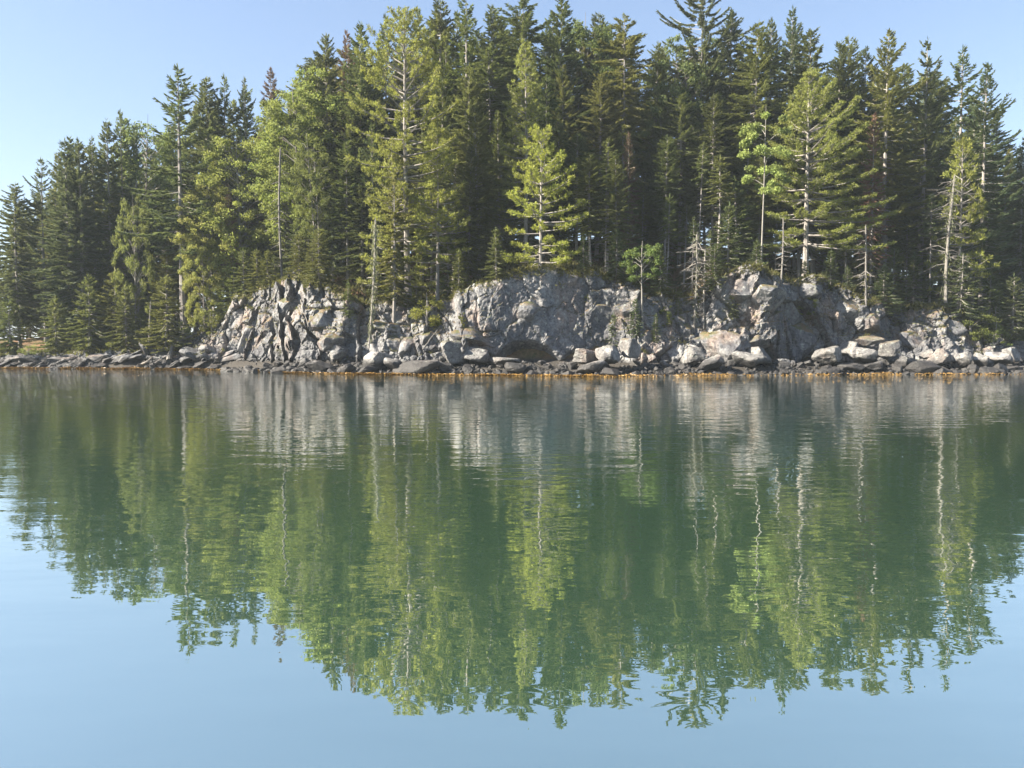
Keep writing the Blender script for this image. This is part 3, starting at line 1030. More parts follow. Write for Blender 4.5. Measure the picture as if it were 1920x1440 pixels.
def broadleaf(seed, H=8.0, R=2.2, trunk=0.35, clusters=60, leaves=150, cl=0.55, leaf=0.085, r0=0.10, bark='birch', stems=1, airy=0.0, spread=None, droop=0.0):
    r = np.random.default_rng(seed)
    wood = Geo(); fol = Geo()
    ends = []
    for st in range(stems):
        ln = 0.0 if stems == 1 else r.uniform(-0.22, 0.22)
        path = trunk_path(r, H * (1 if st == 0 else r.uniform(0.7, 0.95)), 0.035, ln)
        trunk_geo(wood, path, r0 * (1 if st == 0 else 0.7), 6)
        Ht = path[-1, 2]
        for i in range(clusters // stems):
            u = trunk + (0.93 - trunk) * (i + r.random()) / (clusters // stems)
            zc_ = u * Ht
            tt_ = (u - trunk) / (1 - trunk)
            rr = R * math.sqrt(max(0.03, 1 - (2 * tt_ - 0.85) ** 2 / 1.45)) * r.uniform(0.35, 1.0) ** (0.6 if not airy else 0.4)
            a = r.uniform(0, 6.28)
            p1 = on_path(path, np.array([max(0.3, zc_ - 0.45 * rr)]))[0]
            p2 = np.array([p1[0] + math.cos(a) * rr, p1[1] + math.sin(a) * rr, zc_ + r.uniform(-0.2, 0.35) - droop * rr])
            if i % 2 == 0:
                mid = (p1 + p2) / 2 + [0, 0, 0.12 * rr]
                wood.tube(np.stack([p1, mid, p2]), np.array([0.018, 0.011, 0.005]) * (0.5 + H / 14), 4)
            ends.append(p2)
    ends = np.array(ends)
    n = len(ends)
    nl = leaves
    rad = cl * r.uniform(0.55, 1.2, n)
    dirs = norm(r.normal(size=(n, nl, 3)))
    rr = r.random((n, nl)) ** 0.45
    P = ends[:, None, :] + dirs * (rr * rad[:, None])[..., None] * np.array([1, 1, 0.62])
    P = P.reshape(-1, 3)
    m = len(P)
    Nv = norm(r.normal(size=(m, 3)) + [0, 0, 0.5])
    Dv = norm(np.cross(Nv, r.normal(size=(m, 3))))
    Sv = np.cross(Dv, Nv)
    tone = np.repeat(np.clip(r.normal(0.45, 0.2, n), 0, 1), nl) + r.normal(0, 0.12, m)
    l = leaf * r.uniform(0.7, 1.3, m)
    fol.kites(P, Dv, Sv, l * 1.5, l * 0.55, np.clip(tone, 0, 1), 0.45)
    return {'trunk': wood.mesh('trunk', M[bark]), 'crown': fol.mesh('crown', M['leaf'])}, H


def snag(seed, H, r0=0.11, twigs=16, L=0.6, lean=0.0, mat='deadwood', top=0.03, lichen=0, bend=0.035):
    r = np.random.default_rng(seed)
    path = trunk_path(r, H, bend, lean)
    g_ = Geo()
    t = path[:, 2] / H
    g_.tube(path, r0 * (1 - 0.75 * t) + top * t, 7)
    # broken, splintered top
    p = path[-1]
    g_.tube(np.stack([p, p + [0.02, 0, 0.22]]), np.array([top * 0.9, 0.004]), 4)
    parts = {'trunk': g_.mesh('trunk', M[mat])}
    if twigs:
        parts['dead_branches'] = twigs_geo(r, path, 0.15 * H, 0.97 * H, int(twigs * 1.5), L, th=1.8).mesh('dead_branches', M['twig'] if mat == 'bark' else M['deadwood'])
    if lichen:
        f = Geo(); n = lichen
        z = r.uniform(0.1 * H, H, n)
        P = on_path(path, z); a = r.uniform(0, 6.28, n); rr = np.abs(r.normal(0, 0.17, n)) * (0.5 + 0.5 * np.sin(z * 2.7) ** 2)
        P[:, 0] += np.cos(a) * rr * 1.4; P[:, 1] += np.sin(a) * rr
        Dv = norm(np.stack([r.normal(0, 0.25, n), r.normal(0, 0.25, n), -np.ones(n)], 1))
        f.kites(P, Dv, norm(np.cross(Dv, r.normal(size=(n, 3)))), r.uniform(0.10, 0.32, n), r.uniform(0.015, 0.04, n), r.random(n))
        parts['hanging_lichen'] = f.mesh('hanging_lichen', M['lichen'])
    return parts, H


PROTO = {}
PROTO['full'] = [conifer(1, 15, 0.05, 2.1, foot=0.7, power=0.8), conifer(2, 15, 0.04, 2.4, el_low=-0.45, sag=0.15, foot=0.8), conifer(3, 15, 0.08, 1.9, gap=0.2, foot=0.6, power=0.75),
                 conifer(4, 15, 0.05, 2.2, foot=0.9, power=0.85)]
PROTO['tall'] = [conifer(11, 16, 0.36, 1.75, dead=60, foot=0.6, power=0.75), conifer(12, 16, 0.42, 1.6, gap=0.2, dead=64, foot=0.5, power=0.7), conifer(13, 16, 0.30, 1.9, dead=50, foot=0.65, power=0.75),
                 conifer(14, 16, 0.46, 1.5, dead=70, gap=0.22, foot=0.45, power=0.65), conifer(15, 16, 0.33, 1.9, dead=50, foot=0.4, power=0.65, clump=0.35, sag=0.35)]
PROTO['gappy'] = [conifer(21, 16, 0.25, 2.1, step=0.38, gap=0.22, up=0.45, sag=0.2, width=0.04, clump=0.3), conifer(22, 16, 0.22, 2.2, step=0.42, gap=0.26, up=0.5, sag=0.25, width=0.04, clump=0.35),
                  conifer(23, 16, 0.3, 1.8, step=0.38, gap=0.28, up=0.4, clump=0.4)]
PROTO['round'] = [conifer(25, 15, 0.20, 1.9, foot=0.42, power=0.7, gap=0.16, clump=0.25, el_top=0.6, up=0.22), conifer(26, 15, 0.28, 1.7, foot=0.32, power=0.6, gap=0.2, clump=0.35, el_top=0.6, up=0.2),
                  conifer(27, 15, 0.12, 2.0, foot=0.50, power=0.7, gap=0.25, clump=0.4, sag=0.35, up=0.2), conifer(28, 15, 0.35, 1.5, foot=0.28, power=0.55, gap=0.25, clump=0.4, el_top=0.5, up=0.15)]
PROTO['young'] = [conifer(31, 5, 0.04, 1.25, step=0.18, r0=0.05, dead=0, tw=0.65, width=0.03), conifer(32, 5, 0.08, 1.05, step=0.20, r0=0.05, dead=0, tw=0.65, width=0.03, gap=0.2)]
PROTO['pole'] = [conifer(41, 9, 0.62, 0.9, r0=0.075, dead=44, gap=0.25, tw=0.8), conifer(42, 9, 0.70, 0.8, r0=0.065, dead=50, gap=0.3, tw=0.8), conifer(43, 9, 0.52, 1.0, r0=0.08, dead=40, gap=0.2, tw=0.8)]
PROTO['broad'] = [broadleaf(51, 9, 2.9, 0.06, 170, 130, 0.48, 0.085, 0.08, 'bark'), broadleaf(52, 9, 3.1, 0.08, 170, 130, 0.48, 0.085, 0.08, 'bark', stems=2)]
PROTO['broadtall'] = [broadleaf(53, 15, 3.1, 0.25, 230, 120, 0.56, 0.095, 0.13, 'bark'), broadleaf(54, 15, 3.4, 0.28, 230, 120, 0.56, 0.095, 0.12, 'bark', stems=2)]
PROTO['shrub'] = [broadleaf(61, 2.2, 0.75, 0.08, 34, 90, 0.26, 0.055, 0.025, 'bark', stems=3), broadleaf(62, 2.0, 0.9, 0.1, 34, 90, 0.28, 0.05, 0.025, 'bark', stems=4)]

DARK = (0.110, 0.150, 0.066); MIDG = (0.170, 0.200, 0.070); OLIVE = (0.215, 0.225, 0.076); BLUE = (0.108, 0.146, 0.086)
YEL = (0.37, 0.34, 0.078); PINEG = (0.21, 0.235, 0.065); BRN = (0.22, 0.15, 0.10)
treecount = {}


def plant(name, parts, H0, loc, H, wid=1.0, rot=None, col=MIDG, label='', cat='tree', group=None, tilt=(0, 0)):
    root = bpy.data.objects.new(name, None)
    COL.objects.link(root)
    root.empty_display_size = 0.3
    s = H / H0
    root.location = loc
    root.scale = (s * wid, s * wid, s)
    root.rotation_euler = (tilt[0], tilt[1], rot if rot is not None else random.uniform(0, 6.28))
    for pn, me in parts.items():
        o = bpy.data.objects.new(pn, me)
        COL.objects.link(o)
        o.parent = root
        if pn in ('dead_branches', 'hanging_lichen'):
            o['kind'] = 'stuff'
        if pn == 'hanging_lichen':
            o.color = (0.17, 0.18, 0.11, 1)
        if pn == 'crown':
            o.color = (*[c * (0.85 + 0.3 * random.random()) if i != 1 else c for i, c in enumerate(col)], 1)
    tag(root, label, cat, group)
    return root


def brow_Y(px, d):
    x = (px - 960) / F_PX * 52
    for _ in range(5):
        Y = float(cliffBase(x) + cliffLean(x) * cliffZ(x)) + 0.9 + d
        x = (px - 960) / F_PX * Y
    return Y


def tree_at(name, kind, px, tip, Y, wid=1.0, col=MIDG, label='', idx=None, base_py=None, group=None, rot=None, tilt=(0, 0)):
    """a tree rooted in the ground at depth Y whose tip reaches the photograph's row `tip`"""
    if base_py is None and Y < 30:
        Y = brow_Y(px, Y)
    pr = PROTO[kind][idx if idx is not None else random.randrange(len(PROTO[kind]))] if isinstance(kind, str) else kind
    if base_py is not None:
        p = cliff_at(px, base_py)
        loc = (p[0], p[1] + 0.15, p[2] - 0.15)
    else:
        x = wpt(px, 600, Y)[0]
        loc = (x, Y, ground(x, Y) - 0.15)
    top = wpt(px, tip, loc[1])[2]
    H = max(top - loc[2], 1.0)
    return plant(name, pr[0], pr[1], loc, H, wid, rot, col, label, group=group, tilt=tilt)


# --- the trees that can be told apart -----------------------------------
# tall white pine at the middle left
tree_at('white_pine', pine(71, 19, 0.22, 3.5, 0.78, 6, profile=lambda t: min(1, t * 2.3) ** 0.75 * (1.0 if t < 0.55 else 1.0 - 0.9 * (t - 0.55)), r0=0.24, tufts=1.45, gap=0.18), 765, 28, 0.8, 1.0, PINEG,
        'tallest yellow-green white pine, trunk showing between its sunlit layers', rot=0.4)
tree_at('white_pine', pine(72, 9.5, 0.14, 2.5, 0.66, 6, profile=lambda t: min(1, t * 1.5) ** 0.75 * (1.0 if t < 0.72 else 0.75), r0=0.12, tufts=1.35, gap=0.2), 1012, 246, 0.4, 1.0, YEL,
        'bright yellow young pine standing alone on the cliff edge, lit from the left', rot=2.0)
tree_at('white_pine', pine(73, 15, 0.16, 4.5, 0.80, 7, profile=lambda t: 0.42 * min(1, t * 2.6) + 0.62 * t ** 1.1, r0=0.22, tufts=1.9, sides=lambda a, t: 1.0 + 0.25 * math.cos(a)), 1508, 138, 1.8, 1.0, PINEG,
        'wide-layered white pine with a bright tip and long dark green lower limbs', rot=0.0)
tree_at('white_pine', pine(74, 10, 0.2, 1.9, 0.5, 5, r0=0.10), 820, 240, 1.2, 1.0, PINEG, 'small pine with a bright top standing right of the tallest white pine')
tree_at('white_pine', pine(75, 14, 0.2, 1.9, 0.55, 6, r0=0.14, tufts=1.2), 985, 85, 5.5, 1.0, OLIVE, 'yellowish pine rising behind and above the bright young pine')
tree_at('white_pine', pine(76, 9, 0.15, 2.0, 0.5, 5, r0=0.10), 735, 270, 0.3, 0.9, PINEG, 'small sunlit pine in front of the tallest white pine')
tree_at('white_pine', pine(77, 9, 0.2, 1.7, 0.5, 5, r0=0.10), 1795, 270, 1.5, 0.8, PINEG, 'small pine with one yellow bough near the right edge')
# the fir on the skyline with up-swept boughs
tree_at('fir_tree', conifer(81, 19, 0.35, 3.3, step=0.50, per=6, gap=0.12, up=0.30, sag=0.16, el_top=0.35, el_low=-0.05, width=0.045, foot=0.30, power=0.7, dens=1.3, start=0.22), 1308, -26, 63, 0.82, BLUE,
        'highest fir on the skyline with long up-swept boughs and open gaps')
# birch with curved pale branches
tree_at('birch_tree', broadleaf(82, 13, 1.9, 0.50, 30, 230, 0.46, 0.10, 0.07, 'birch', airy=1), 1425, 200, 1.0, 1.0, (0.32, 0.38, 0.13), 'open birch with bright leaf tufts on curved pale branches')
tree_at('sapling', broadleaf(83, 5.4, 1.15, 0.58, 44, 110, 0.27, 0.07, 0.05, 'birch', airy=1), 1206, 452, 0, 1.0, (0.08, 0.14, 0.05), 'small round-crowned sapling on a slim white trunk against the cliff', base_py=618)
# snags
tree_at('dead_tree', snag(84, 9.5, 0.10, 30, 0.8, lean=-0.09), 531, 285, 0.8, 1.0, label='pale leaning dead trunk on top of the fluted buttress')
tree_at('dead_tree', snag(85, 8, 0.10, 14, 0.5, lean=-0.12, mat='bark', lichen=1100), 690, 418, 0, 1.0, label='leaning snag hung with pale green lichen, rooted in the pale ledge', base_py=655)
tree_at('dead_tree', snag(86, 6, 0.085, 22, 0.7, top=0.015, lean=0.012), 1463, 410, 0, 1.0, label='bare silver snag standing on the brow of the pale cliff', base_py=560)
tree_at('dead_tree', snag(87, 6, 0.07, 30, 0.8, lean=-0.02), 1625, 425, 0, 1.0, label='thin pale dead pole with short twigs on the right shoulder of the cliff', base_py=590)
tree_at('dead_tree', snag(88, 10, 0.14, 46, 1.7, lean=0.045, bend=0.05, lichen=700), 1775, 330, 0, 1.0, label='tall lichen-grey dead trunk with crooked limbs near the right edge', base_py=575)
tree_at('dead_tree', snag(89, 6, 0.08, 60, 1.1, mat='deadwood', lichen=260), 1303, 440, 0, 1.0, label='ghostly grey dead spruce with fine twigs in the gully of the cliff', base_py=618)
tree_at('dead_tree', snag(90, 6, 0.06, 40, 0.8, mat='twig'), 1322, 470, 0, 1.0, label='thin dead spruce right of the ghostly grey one in the gully', base_py=628)
tree_at('dead_tree', snag(91, 3.4, 0.09, 2, 0.3, lean=-0.12), 278, 566, 62.5, 1.0, label='short pale leaning stump pole on the low ledge left of the cove')
tree_at('dead_tree', snag(92, 3.4, 0.05, 12, 0.5, mat='deadwood', lean=-0.02), 1182, 560, 0, 1.0, label='short broken snag left of the slim white sapling', base_py=622)
tree_at('dead_tree', snag(93, 5, 0.06, 14, 0.5, mat='deadwood', lean=0.02), 1823, 480, 0, 1.0, label='forked pale dead pole right of the tall lichen-grey trunk', base_py=565)
tree_at('dead_tree', snag(94, 3, 0.05, 10, 0.5, mat='deadwood', lean=0.08), 1865, 575, 0, 1.0, label='short pale snag in the bushes at the right end of the cliff', base_py=615)
# lichened spruce whose trunk stands on the ledge
tree_at('spruce_tree', conifer(95, 12, 0.22, 1.5, step=0.36, gap=0.35, dead=46, r0=0.13, width=0.05, clump=0.5), 737, 330, 0, 1.0, OLIVE, 'lichened spruce rooted on the pale ledge, trunk bare in its lower half', base_py=605)
# dying brown trees
br1 = conifer(96, 16, 0.25, 2.1, mat='brown', step=0.34, gap=0.2)
tree_at('spruce_tree', br1, 513, 132, 9, 0.9, BRN, 'dying spruce with reddish-brown needles on the left skyline')
tree_at('spruce_tree', br1, 655, 62, 66, 0.7, BRN, 'thin brownish spruce top beside the tall dark skyline spruce')
tree_at('spruce_tree', br1, 1175, 250, 5, 0.7, BRN, 'half-dead brown spruce deep in the shaded middle of the wood')
tree_at('spruce_tree', br1, 1630, 215, 3, 0.6, BRN, 'narrow spruce with a rusty top right of the wide-layered pine')
tree_at('spruce_tree', br1, 432, 350, 2.0, 0.6, BRN, 'brown-needled spruce in front of the bright leafy trees')

# skyline conifers: px, tip row, depth, kind, width, colour, label
_sky = [
    (37, 348, 68, 'round', 1.0, BLUE, 'leftmost small spruce on the low end of the island'),
    (88, 300, 69, 'gappy', 1.0, BLUE, 'open-crowned spruce second from the left end of the skyline'),
    (127, 268, 67, 'full', 1.0, BLUE, 'left of a cluster of three joined spruce tops at left'),
    (140, 262, 69, 'full', 0.9, DARK, 'middle of a cluster of three joined spruce tops at left'),
    (155, 266, 67, 'full', 1.0, BLUE, 'right of a cluster of three joined spruce tops at left'),
    (180, 262, 70, 'gappy', 0.8, BLUE, 'slim spruce just right of the joined cluster of tops'),
    (210, 230, 68, 'full', 0.85, DARK, 'dark pointed spruce left of the twin open tops'),
    (237, 213, 69, 'gappy', 0.8, BLUE, 'slightly taller open spruce left of the tall lone spire'),
    (261, 238, 69, 'gappy', 0.7, BLUE, 'thin spruce top between the open spruce and the tall spire'),
    (343, 132, 65, 'gappy', 1.35, BLUE, 'tall broad spruce spire that stands highest at the left'),
    (392, 152, 68, 'tall', 1.0, BLUE, 'dark spruce top right of the tall broad spire'),
    (430, 147, 69, 'gappy', 0.75, BLUE, 'first of two thin spruce tops left of the brown dying spruce'),
    (464, 152, 69, 'gappy', 0.75, BLUE, 'second of two thin spruce tops left of the brown dying spruce'),
    (618, 72, 64, 'tall', 0.8, DARK, 'narrow dark spruce rising from the leafy crown on the skyline'),
    (680, 52, 62, 'full', 0.95, DARK, 'tall very dark spruce left of the tallest white pine'),
    (727, 34, 65, 'gappy', 0.9, BLUE, 'ragged spruce top peeping out left of the tallest pine tip'),
    (788, 20, 65, 'gappy', 0.9, BLUE, 'small spruce tip just right of the tallest white pine'),
    (832, 5, 64, 'tall', 1.0, DARK, 'dark spruce on the skyline first right of the tallest pine'),
    (876, -6, 62, 'gappy', 1.1, MIDG, 'big open-crowned spruce reaching the top of the picture'),
    (922, 14, 63, 'tall', 1.0, MIDG, 'spruce top in the dip right of the big open-crowned one'),
    (978, 0, 62, 'round', 1.0, DARK, 'broad dark spruce cut by the top edge left of centre'),
    (1052, -2, 62, 'full', 1.05, DARK, 'broad dark spruce at the top beside the leafy skyline tree'),
    (1122, 30, 66, 'tall', 1.0, BLUE, 'dark spruce on the right shoulder of the leafy skyline tree'),
    (1165, 34, 60, 'round', 0.85, OLIVE, 'olive pointed spruce left of the notch in the skyline'),
    (1230, 85, 62, 'tall', 0.9, OLIVE, 'low spruce top right of the notch in the skyline'),
    (1368, 26, 65, 'tall', 1.0, BLUE, 'dark spruce directly right of the highest skyline fir'),
    (1412, 50, 60, 'round', 1.0, OLIVE, 'wide olive spruce crown in the skyline dip'),
    (1434, 42, 66, 'tall', 0.7, BLUE, 'slim dark spruce tip behind the wide olive crown'),
    (1475, 22, 63, 'gappy', 0.9, BLUE, 'spruce with an open narrow spire above a dense body'),
    (1508, 60, 60, 'round', 1.0, DARK, 'dense round-shouldered spruce behind the wide-layered pine tip'),
    (1566, 78, 62, 'tall', 0.9, DARK, 'left of twin spruce tips right of the wide-layered pine'),
    (1580, 74, 62, 'tall', 0.9, OLIVE, 'right of twin spruce tips right of the wide-layered pine'),
    (1612, 92, 63, 'tall', 0.8, BLUE, 'lesser spruce tip left of the tall feathery one at right'),
    (1656, 64, 58, 'gappy', 1.15, OLIVE, 'tall feathery spruce, first of four spires at the right'),
    (1722, 80, 59, 'gappy', 0.95, BLUE, 'second of the four feathery spires at the right'),
    (1788, 96, 58, 'gappy', 1.1, DARK, 'third of the four feathery spires at the right, bushier'),
    (1838, 124, 56, 'gappy', 1.0, BLUE, 'fourth of the four feathery spires, thin with a grey trunk'),
    (1912, 262, 60, 'full', 0.9, BLUE, 'low spruce at the right edge of the picture'),
]
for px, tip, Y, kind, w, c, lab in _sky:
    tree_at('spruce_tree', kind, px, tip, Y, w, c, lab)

# leafy trees
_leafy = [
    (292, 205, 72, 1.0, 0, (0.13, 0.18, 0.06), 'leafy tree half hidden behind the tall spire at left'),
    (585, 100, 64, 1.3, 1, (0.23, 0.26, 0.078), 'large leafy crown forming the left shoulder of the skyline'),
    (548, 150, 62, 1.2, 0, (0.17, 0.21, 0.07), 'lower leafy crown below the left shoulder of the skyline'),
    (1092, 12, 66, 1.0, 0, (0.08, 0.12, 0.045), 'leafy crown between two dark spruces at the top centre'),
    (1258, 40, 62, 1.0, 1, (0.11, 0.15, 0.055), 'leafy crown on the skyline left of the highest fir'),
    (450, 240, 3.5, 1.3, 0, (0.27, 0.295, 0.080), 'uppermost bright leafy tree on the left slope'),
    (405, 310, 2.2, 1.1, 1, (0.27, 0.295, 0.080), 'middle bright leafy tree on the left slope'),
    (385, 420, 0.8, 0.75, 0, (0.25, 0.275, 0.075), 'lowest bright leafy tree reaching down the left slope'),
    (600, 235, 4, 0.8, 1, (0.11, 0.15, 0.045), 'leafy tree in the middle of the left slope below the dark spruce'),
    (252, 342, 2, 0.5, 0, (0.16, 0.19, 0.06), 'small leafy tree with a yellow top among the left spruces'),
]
for px, tip, Y, w, i, c, lab in _leafy:
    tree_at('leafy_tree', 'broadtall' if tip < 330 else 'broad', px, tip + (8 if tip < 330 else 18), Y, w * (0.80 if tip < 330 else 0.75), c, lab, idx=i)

# shrubs
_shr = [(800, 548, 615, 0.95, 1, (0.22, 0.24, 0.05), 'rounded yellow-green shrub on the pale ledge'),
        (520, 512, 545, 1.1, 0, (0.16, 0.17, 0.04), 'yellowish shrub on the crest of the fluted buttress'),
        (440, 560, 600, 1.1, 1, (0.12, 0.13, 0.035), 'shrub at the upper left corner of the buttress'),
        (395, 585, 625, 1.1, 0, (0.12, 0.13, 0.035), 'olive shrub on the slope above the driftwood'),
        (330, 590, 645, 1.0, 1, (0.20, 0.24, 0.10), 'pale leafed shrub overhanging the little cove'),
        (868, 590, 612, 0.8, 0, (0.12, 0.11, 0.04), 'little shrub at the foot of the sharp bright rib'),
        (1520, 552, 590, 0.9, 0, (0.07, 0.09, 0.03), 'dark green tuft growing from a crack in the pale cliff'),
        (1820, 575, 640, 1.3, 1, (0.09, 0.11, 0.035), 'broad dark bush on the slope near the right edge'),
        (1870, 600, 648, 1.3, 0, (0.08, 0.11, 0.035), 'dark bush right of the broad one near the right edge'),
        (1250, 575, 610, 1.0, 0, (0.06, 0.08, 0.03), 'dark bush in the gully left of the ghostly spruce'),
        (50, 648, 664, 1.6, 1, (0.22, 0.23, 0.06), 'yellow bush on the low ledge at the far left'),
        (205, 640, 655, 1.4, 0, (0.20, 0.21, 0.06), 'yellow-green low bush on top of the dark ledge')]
for px, tip, bpy_, w, i, c, lab in _shr:
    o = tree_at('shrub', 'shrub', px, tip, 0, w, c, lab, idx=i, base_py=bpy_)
    o['category'] = 'shrub'

for i in range(34):
    px = 455 + i * 41 + random.uniform(-12, 12)
    if any(abs(px - q) < 14 for q in (531, 690, 737, 1012, 1206, 1463, 1625)): px += 20
    Y = brow_Y(px, random.uniform(-0.3, 0.8))
    x = (px - 960) / F_PX * Y
    H_ = random.uniform(0.7, 1.7)
    sh_ = PROTO['shrub' if i % 3 else 'young'][i % 2]
    near = 'left of the bright rib' if px < 870 else ('right of the bright rib' if px < 1150 else ('above the gully' if px < 1345 else ('above the pale cliff' if px < 1600 else 'toward the right end')))
    plant('shrub', sh_[0], sh_[1], (x, Y, ground(x, Y) - 0.05), H_, random.uniform(1.0, 1.7), None, random.choice([(0.12, 0.13, 0.04), (0.09, 0.11, 0.035), (0.17, 0.17, 0.05), (0.13, 0.10, 0.05)]),
          f'{ORD[i]} low shrub from the left along the cliff brow, {near}', 'shrub', 'low shrubs along the cliff brow')

# young spruces growing on and before the cliff
_yng = [(652, 530, 595, 0.9, 'young spruce in the shaded hollow right of the buttress'), (1150, 590, 660, 0.9, 'dark young spruce at the foot of the shaded wall'),
        (1272, 560, 612, 0.9, 'young spruce hanging in the gully left of the dead spruces'), (1372, 530, 590, 0.9, 'young spruce in the corner left of the pale cliff'),
        (1192, 560, 625, 0.8, 'young spruce touching the slim white sapling'), (1230, 590, 640, 0.9, 'young spruce right of the slim white sapling at its foot'),
        (1690, 560, 610, 1.0, 'young spruce on the right shoulder of the cliff'), (1590, 500, 545, 1.1, 'young spruce on the brow above the square boulder'),
        (1510, 490, 532, 1.2, 'low spreading young spruce on the brow right of the silver snag'), (760, 470, 540, 1.0, 'shaded young spruce behind the lichened spruce'),
        (705, 480, 560, 1.0, 'pale young spruce between the two lichened trunks'), (855, 470, 528, 1.0, 'young spruce on the brown slope above the bright rib'),
        (610, 430, 512, 1.1, 'bushy young spruce on the crest right of the buttress'), (560, 440, 520, 1.1, 'bushy young spruce behind the leaning dead trunk'),
        (1095, 440, 500, 0.9, 'small young spruce on the cliff edge right of the bright pine'), (1420, 450, 512, 1.0, 'young spruce on the flat cliff top left of the silver snag'),
        (455, 470, 560, 1.2, 'dense young spruce at the top left of the buttress'), (420, 520, 600, 1.3, 'dense young spruce on the slope left of the buttress'),
        (1745, 520, 600, 1.2, 'young spruce left of the tall lichen-grey trunk'),
        (1855, 500, 625, 1.3, 'young spruce right of the tall lichen-grey trunk'), (1900, 520, 640, 1.3, 'young spruce low at the right edge of the picture'),
        (165, 520, 655, 1.1, 'young spruce on the ledge beneath the joined spruce tops'), (105, 560, 665, 1.0, 'young spruce on the ledge above the yellow bush')]
_yng += [(480, 470, 545, 1.4, 'broad young spruce with yellow tips behind the crest of the buttress'), (440, 500, 590, 1.5, 'bushy olive spruce on the left shoulder of the buttress'),
         (500, 470, 532, 1.3, 'bushy spruce on the crest beside the leaning dead trunk'), (585, 455, 535, 1.2, 'short spruce where the buttress meets the hollow'),
         (780, 500, 585, 1.1, 'dark young spruce behind the rounded yellow-green shrub'), (930, 430, 520, 1.1, 'small spruce on the brow left of the bright pine'),
         (1165, 430, 510, 1.0, 'small dark spruce on the brow above the big shaded wall'), (1240, 470, 548, 1.1, 'small dark spruce at the top of the gully'),
         (1340, 460, 540, 1.1, 'small dark spruce at the upper left corner of the pale cliff'), (1560, 470, 540, 1.2, 'small dark spruce on the brow left of the thin dead pole'),
         (1660, 500, 585, 1.3, 'small dark spruce right of the thin dead pole'), (1715, 480, 590, 1.2, 'bushy dark spruce above the brown overhung wall'),
         (1800, 480, 600, 1.2, 'bushy dark spruce touching the lichen-grey trunk'), (310, 520, 655, 1.3, 'bushy spruce at the back of the little cove'),
         (235, 540, 650, 1.1, 'bushy spruce just left of the leaning stump pole'), (20, 560, 655, 1.3, 'bushy spruce at the far left edge behind the yellow bush')]
for i, (px, tip, bpy_, w, lab) in enumerate(_yng):
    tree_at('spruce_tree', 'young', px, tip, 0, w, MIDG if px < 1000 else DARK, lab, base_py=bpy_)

# ------------------------------------------------------------------ the wood behind: every tree its own object
_env = [(-420, 560), (-200, 470), (-80, 420), (0, 378), (37, 352), (88, 305), (140, 268), (180, 268), (237, 222), (290, 245), (343, 180), (392, 165), (463, 165), (500, 150), (560, 125), (618, 85),
        (680, 62), (725, 48), (788, 35), (850, 18), (922, 25), (978, 15), (1055, 12), (1110, 35), (1165, 55), (1200, 98), (1245, 70), (1310, 62), (1365, 40), (1412, 62),
        (1475, 55), (1510, 72), (1580, 90), (1620, 105), (1655, 90), (1722, 110), (1785, 118), (1835, 170), (1870, 215), (1890, 262), (1920, 275), (2050, 320), (2250, 400), (2500, 520)]
EX = [p[0] for p in _env]; EY = [p[1] for p in _env]
TZN = [(-500, 'beyond the left edge of the picture'), (0, 'at the left end of the island'), (110, 'by the three joined tops'), (190, 'by the open-topped spruces at left'), (300, 'around the tall left spire'),
       (400, 'left of the brown dying spruce'), (520, 'above the fluted buttress'), (610, 'below the very dark skyline spruce'), (700, 'around the tallest white pine'), (800, 'right of the tallest white pine'),
       (880, 'above the sharp bright rib'), (960, 'behind the bright young pine'), (1060, 'above the big shaded wall'), (1140, 'above the white-trunked sapling'), (1230, 'above the gully'),
       (1330, 'left of the open birch'), (1410, 'between birch and layered pine'), (1490, 'behind the wide-layered pine'), (1580, 'by the rusty narrow spruce'),
       (1680, 'below the first feathery spires'), (1770, 'above the lichen-grey trunk'), (1860, 'at the right edge'), (1925, 'beyond the right edge of the picture')]


def tzone(px):
    z = TZN[0][1]
    for a, n in TZN:
        if px >= a: z = n
    return z


